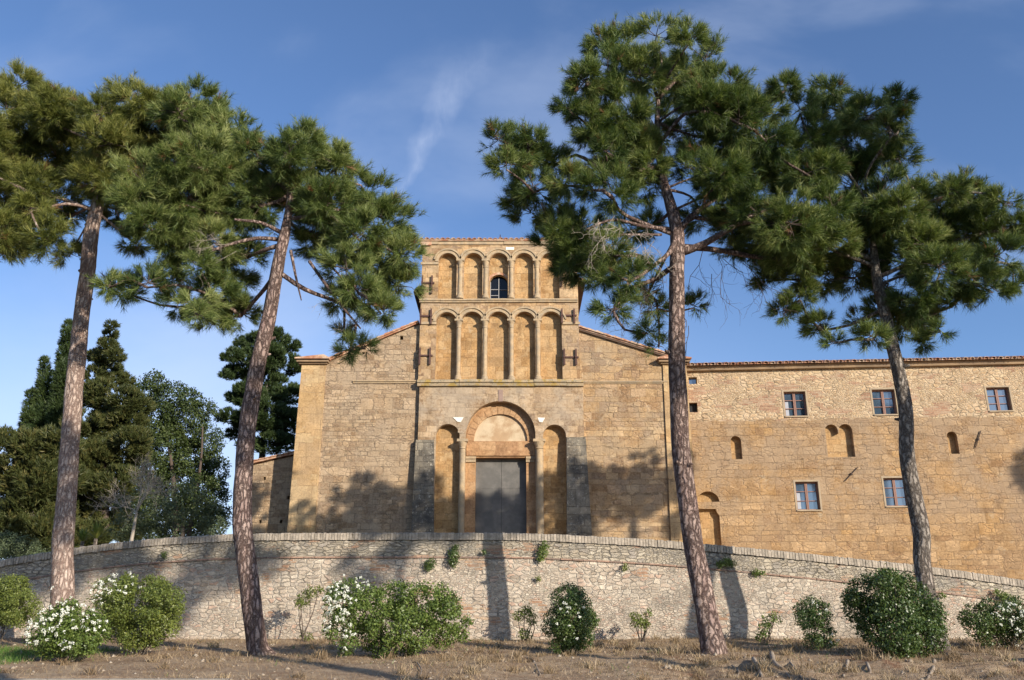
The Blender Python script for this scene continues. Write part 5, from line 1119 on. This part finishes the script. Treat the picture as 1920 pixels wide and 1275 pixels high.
SM = 'small wispy plants at the foot of the wall'
def wispy(px, py0, py1, Y, blobs, label, seed, mat='bush_olive'):
    r_ = plant('young_shrub', 'plant', label, Y, blobs, M[mat], 'leaf', seed, 0.55, 0.055, 0.1, stems=7, tmat=M['dark_twig'], group=SM, clumps=5)
wispy(580, 1100, 1200, 20.3, [(570,1122,16),(585,1110,12),(562,1130,8),(600,1105,8),(575,1195,12)], 'thin rose like shrub with bare stems left of the widest bush', 51)
wispy(985, 1135, 1205, 20.5, [(985,1150,16),(998,1160,12),(972,1155,10),(984,1190,12)], 'little two tiered sapling beside the trunk shadow on the wall', 52)
wispy(1197, 1145, 1200, 20.4, [(1197,1165,14),(1190,1155,9),(1210,1170,10),(1215,1150,8)], 'small yellowish plant left of the tallest pine foot', 53)
wispy(1435, 1150, 1210, 20.4, [(1432,1180,12),(1440,1165,12),(1455,1158,10),(1425,1195,9)], 'small leafy plant against the wall right of the tallest pine', 54, 'bush')
# plants growing out of the wall
WP = 'tufts growing from the joints of the retaining wall'
def wallplant(blobs, label, seed, mat='bush'):
    Y = float(wallY((blobs[0][0]-960)/F*20.5))-0.10
    r_ = plant('wall_plant', 'plant', label, Y, blobs, M[mat], 'leaf', seed, 0.75, 0.045, 0.04, stems=0, group=WP, clumps=4, sq=(1, 0.6, 1))
    c = P(blobs[0][0], blobs[0][1], Y); r_z = c[2]; dz = r_z - r_.location.z; r_.location = (c[0], Y, c[2])
    for ch in r_.children: ch.data.transform(__import__('mathutils').Matrix.Translation((-(c[0]-0)+0, 0, -dz))) if False else None
    return r_
_wp = [([(851,1040,13),(849,1055,12),(854,1028,8)], 'dark green tuft hanging on the wall below the church door, larger of the pair', 61, 'laurel'), ([(806,1057,12),(804,1065,8)], 'dark green tuft on the wall, smaller and left of its pair below the church door', 62, 'laurel'),
  ([(1018,1035,12),(1022,1022,9),(1013,1047,8)], 'bright green tuft on the parapet right of the church door', 63, 'bush'), ([(1362,1053,11),(1350,1058,8),(1374,1056,8)], 'green tuft crossed by the trunk shadow on the wall right of the tallest pine', 64, 'bush'),
  ([(1418,1073,9),(1430,1074,5)], 'low green tuft under the string course right of the tallest pine', 65, 'bush'), ([(1172,1063,7)], 'tiny yellowish tuft under the string course left of the tallest pine', 66, 'bush_olive'), ([(308,1040,8)], 'small dark tuft on the parapet above the large clipped bush on the left', 67, 'laurel'),
  ([(1885,1118,12),(1900,1125,10),(1870,1112,8)], 'green tuft on the wall above the bush at the right edge', 68, 'bush'), ([(1767,1117,7)], 'small green tuft under the string course just right of the rightmost pine', 69, 'bush'), ([(908,1035,5)], 'tiny dark tuft on the parapet below the left jamb of the church door', 70, 'laurel'),
  ([(1010,1085,5)], 'tiny brownish tuft on the wall face below the bright green one', 71, 'bush_olive'), ([(1475,1203,8)], 'tiny green weed at the foot of the wall left of the narrow ragged bush', 72, 'bush')]
for blobs, lab, sd_, mt in _wp:
    Yw = float(wallY((blobs[0][0]-960)/F*20.5))-0.12; rng = np.random.default_rng(sd_); c0 = P(blobs[0][0], blobs[0][1], Yw); Vs, Fs, As, nb_ = [], [], [], 0
    for px, py, r in blobs:
        c = P(px, py, Yw) ; rr_ = r/PXM(Yw, py); nn = int(170*(rr_/0.12)**2)+25; p, d, _ = blob_pts(c, rr_, nn, rng, 4, 0.2, 0.4, (1, 0.7, 1))
        V, Fc = fol_leaves(p, unit(d+np.array((0, -0.5, 0.2))), 0.045, 0.026, rng, 1, 0.01); Vs.append(V); Fs.append(Fc+nb_); nb_ += len(V); As.append(np.repeat(np.clip(rng.normal(0.5, 0.2, nn), 0, 1), 4))
    o_ = mk_np('wall_plant', np.concatenate(Vs)-c0, np.concatenate(Fs), M[mt], None, np.concatenate(As)); o_.location = c0; tag(o_, lab, 'plant', WP)

# ------------------------------------------------------------------ ground cover
def blades(name, n, xr, yr, hmin, hmax, wd, mat, seed, lean=0.6, mask=None, label=None):
    rng = np.random.default_rng(seed); x = rng.uniform(*xr, n); y = rng.uniform(*yr, n)
    if mask is not None: k = mask(x, y, rng); x, y = x[k], y[k]
    n = len(x); z = ground_z(x, y); B = np.stack([x, y, z-0.005], 1); a = rng.uniform(0, 2*np.pi, n); l = rng.uniform(hmin, hmax, (n, 1)); q = rng.normal(0, lean, (n, 2))
    T = B + unit(np.stack([q[:, 0], q[:, 1], np.ones(n)], 1))*l; s_ = np.stack([np.cos(a), np.sin(a), 0*a], 1)*wd*0.5
    V = np.stack([B-s_, B+s_, T], 1).reshape(-1, 3)
    return tag(mk_np(name, V, np.arange(n*3).reshape(-1, 3), mat, None, np.repeat(np.clip(rng.normal(0.5, 0.25, n), 0, 1), 3)), label, 'grass', kind='stuff')
def patchy(lo, s=0.9, o=0.0):
    return lambda x, y, rng: (pnoise(x+o, y, s) + rng.normal(0, 0.25, len(x))) > lo
wl = lambda x, y, rng: (y < wallY(x)-0.05) & ((pnoise(x, y, 1.1) + rng.normal(0, 0.3, len(x)) + 0.25*np.clip(x/6, -1, 1)) > -0.1)
blades('dry_grass', 90000, (-12.5, 12.5), (12.7, 21.6), 0.03, 0.15, 0.009, M['straw'], 81, 1.3, wl, 'dry straw coloured grass over the bank below the wall')
blades('pine_litter', 80000, (-12.5, 12.5), (12.0, 21.4), 0.03, 0.09, 0.007, M['litter'], 82, 3.0, patchy(-0.2), 'brown pine needles scattered on the bank')
blades('green_grass', 9000, (-10.5, -6.9), (15.0, 18.2), 0.05, 0.16, 0.009, M['grass'], 83, 0.5, lambda x, y, rng: (x < -7.3-(18.2-y)*0.25+rng.normal(0, 0.15, len(x))), 'green grass patch at the far left below the clipped bush')
def tussocks(n, seed, per=46):
    rng = np.random.default_rng(seed); x = rng.uniform(-1.5, 11.5, n); x[:n//4] = rng.uniform(-10, 11, n//4); y = rng.uniform(12.9, 20.8, n); h = rng.uniform(0.07, 0.2, n); cx = np.repeat(x, per) + rng.normal(0, 0.05, n*per); cy = np.repeat(y, per) + rng.normal(0, 0.05, n*per)
    B = np.stack([cx, cy, ground_z(cx, cy)-0.005], 1); d = unit(np.stack([rng.normal(0, 0.6, n*per), rng.normal(0, 0.6, n*per), np.ones(n*per)], 1)); L = np.repeat(h, per)[:, None]*rng.uniform(0.5, 1.2, (n*per, 1))
    M_ = B + d*L*0.6; T = B + d*L + np.stack([d[:, 0], d[:, 1], -0.5*np.abs(d[:, 0])], 1)*L*0.5; a = rng.uniform(0, 6.28, n*per); q = np.stack([np.cos(a), np.sin(a), 0*a], 1)*0.005
    V = np.stack([B-q, B+q, M_+q, T, M_-q], 1).reshape(-1, 3); i = np.arange(n*per)[:, None]*5
    Fc = np.concatenate([i+np.array([[0, 1, 2]]), i+np.array([[0, 2, 4]]), i+np.array([[4, 2, 3]])]); val = np.repeat(np.clip(rng.normal(0.55, 0.2, n), 0, 1), per*5)
    tag(mk_np('dry_tussocks', V, Fc, M['straw'], None, val), 'tufts of dry grass standing on the rough bank', 'grass', kind='stuff')
tussocks(300, 92)
blades('weeds', 12000, (-12, 12), (13.5, 21.2), 0.03, 0.12, 0.012, M['grass'], 84, 0.8, patchy(0.62, 1.3, 4.0), 'sparse green weeds along the bank')
# bare roots and fallen sticks on the bank
RT = 'bare roots and sticks on the bank'
for i, (pts, w_, lab) in enumerate([([(1413,1238),(1420,1252),(1430,1275)], 9, 'pale upright root, leftmost of the cluster below the tallest pine'), ([(1447,1228),(1452,1245),(1468,1258),(1480,1272)], 10, 'thick forked root curving down right of the tallest pine'),
     ([(1478,1240),(1492,1258),(1503,1274)], 5, 'thin straight root right of the thick forked one'), ([(1590,1242),(1586,1258),(1582,1270)], 7, 'short stubby root left of the shadow under the largest bush'), ([(1626,1246),(1632,1262),(1630,1268)], 7, 'short root stub below the largest bush'),
     ([(1752,1240),(1750,1256),(1740,1275)], 8, 'pale root right of the foot of the largest bush'), ([(985,1235),(1000,1240),(1008,1258),(1013,1268)], 4, 'curved pale stick lying below the egg shaped bush'), ([(1373,1250),(1385,1262),(1382,1274)], 4, 'thin stick left of the root cluster'), ([(782,1245),(790,1258),(788,1272)], 3, 'thin straw stick below the widest bush')]):
    mb = MB(); ps = []
    for k, (px, py) in enumerate(pts):
        Yr = 15.6 - (py-1225)*0.062
        d = ray(px, py)                                                # meet the ground
        for Yt in np.linspace(21, 9, 400):
            q = P(px, py, Yt)
            if q[2] > ground_z(q[0], q[1]): Yr = Yt; break
        q = P(px, py, max(12.3, min(17.5, Yr-0.02))); gz_ = float(ground_z(q[0], q[1])); ps.append((q[0], q[1], max(gz_+0.03, min(q[2], gz_+0.14)), w_/2/PXM(q[1], py)*0.95*(1-0.15*k)))
    o0 = np.array(ps[0][:3]); ps = [(*(np.array(q[:3])-o0), q[3]) for q in ps]; tube(mb, [tuple(q) for q in catmull(ps, 0.05)], 8, 0.25)
    ro = mb.build('tree_root' if w_ > 4 else 'stick', M['root'], None, smooth=True); ro.location = o0; tag(ro, lab, 'root' if w_ > 4 else 'stick', RT)

# small stones scattered on the bank
def stones(n, seed):
    rng = np.random.default_rng(seed); x = rng.uniform(-11.5, 11.5, n); y = rng.uniform(12.8, 20.8, n); z = ground_z(x, y); r = rng.uniform(0.012, 0.04, (n, 1))*rng.choice([1, 1, 1.6], (n, 1))
    base = np.array([(1,0,0),(0,1,0),(-1,0,0),(0,-1,0),(0,0,0.7),(0,0,-0.7)], float); V = base[None]*r[:, :, None]*rng.uniform(0.6, 1.2, (n, 6, 1)) + np.stack([x, y, z+0.004], 1)[:, None]
    f = np.array([(0,1,4),(1,2,4),(2,3,4),(3,0,4),(1,0,5),(2,1,5),(3,2,5),(0,3,5)]); Fc = (f[None] + 6*np.arange(n)[:, None, None]).reshape(-1, 3)
    m_ = mat_plain('scattered_stone', (0.38, 0.32, 0.25), 0.2, 9, 0.9, 0.2, (0.28, 0.22, 0.16), attr=True)
    tag(mk_np('stones', V.reshape(-1, 3), Fc, m_, None, np.repeat(rng.random(n), 6)), 'small pale stones scattered over the dry bank', 'stones', kind='stuff')
stones(600, 91)
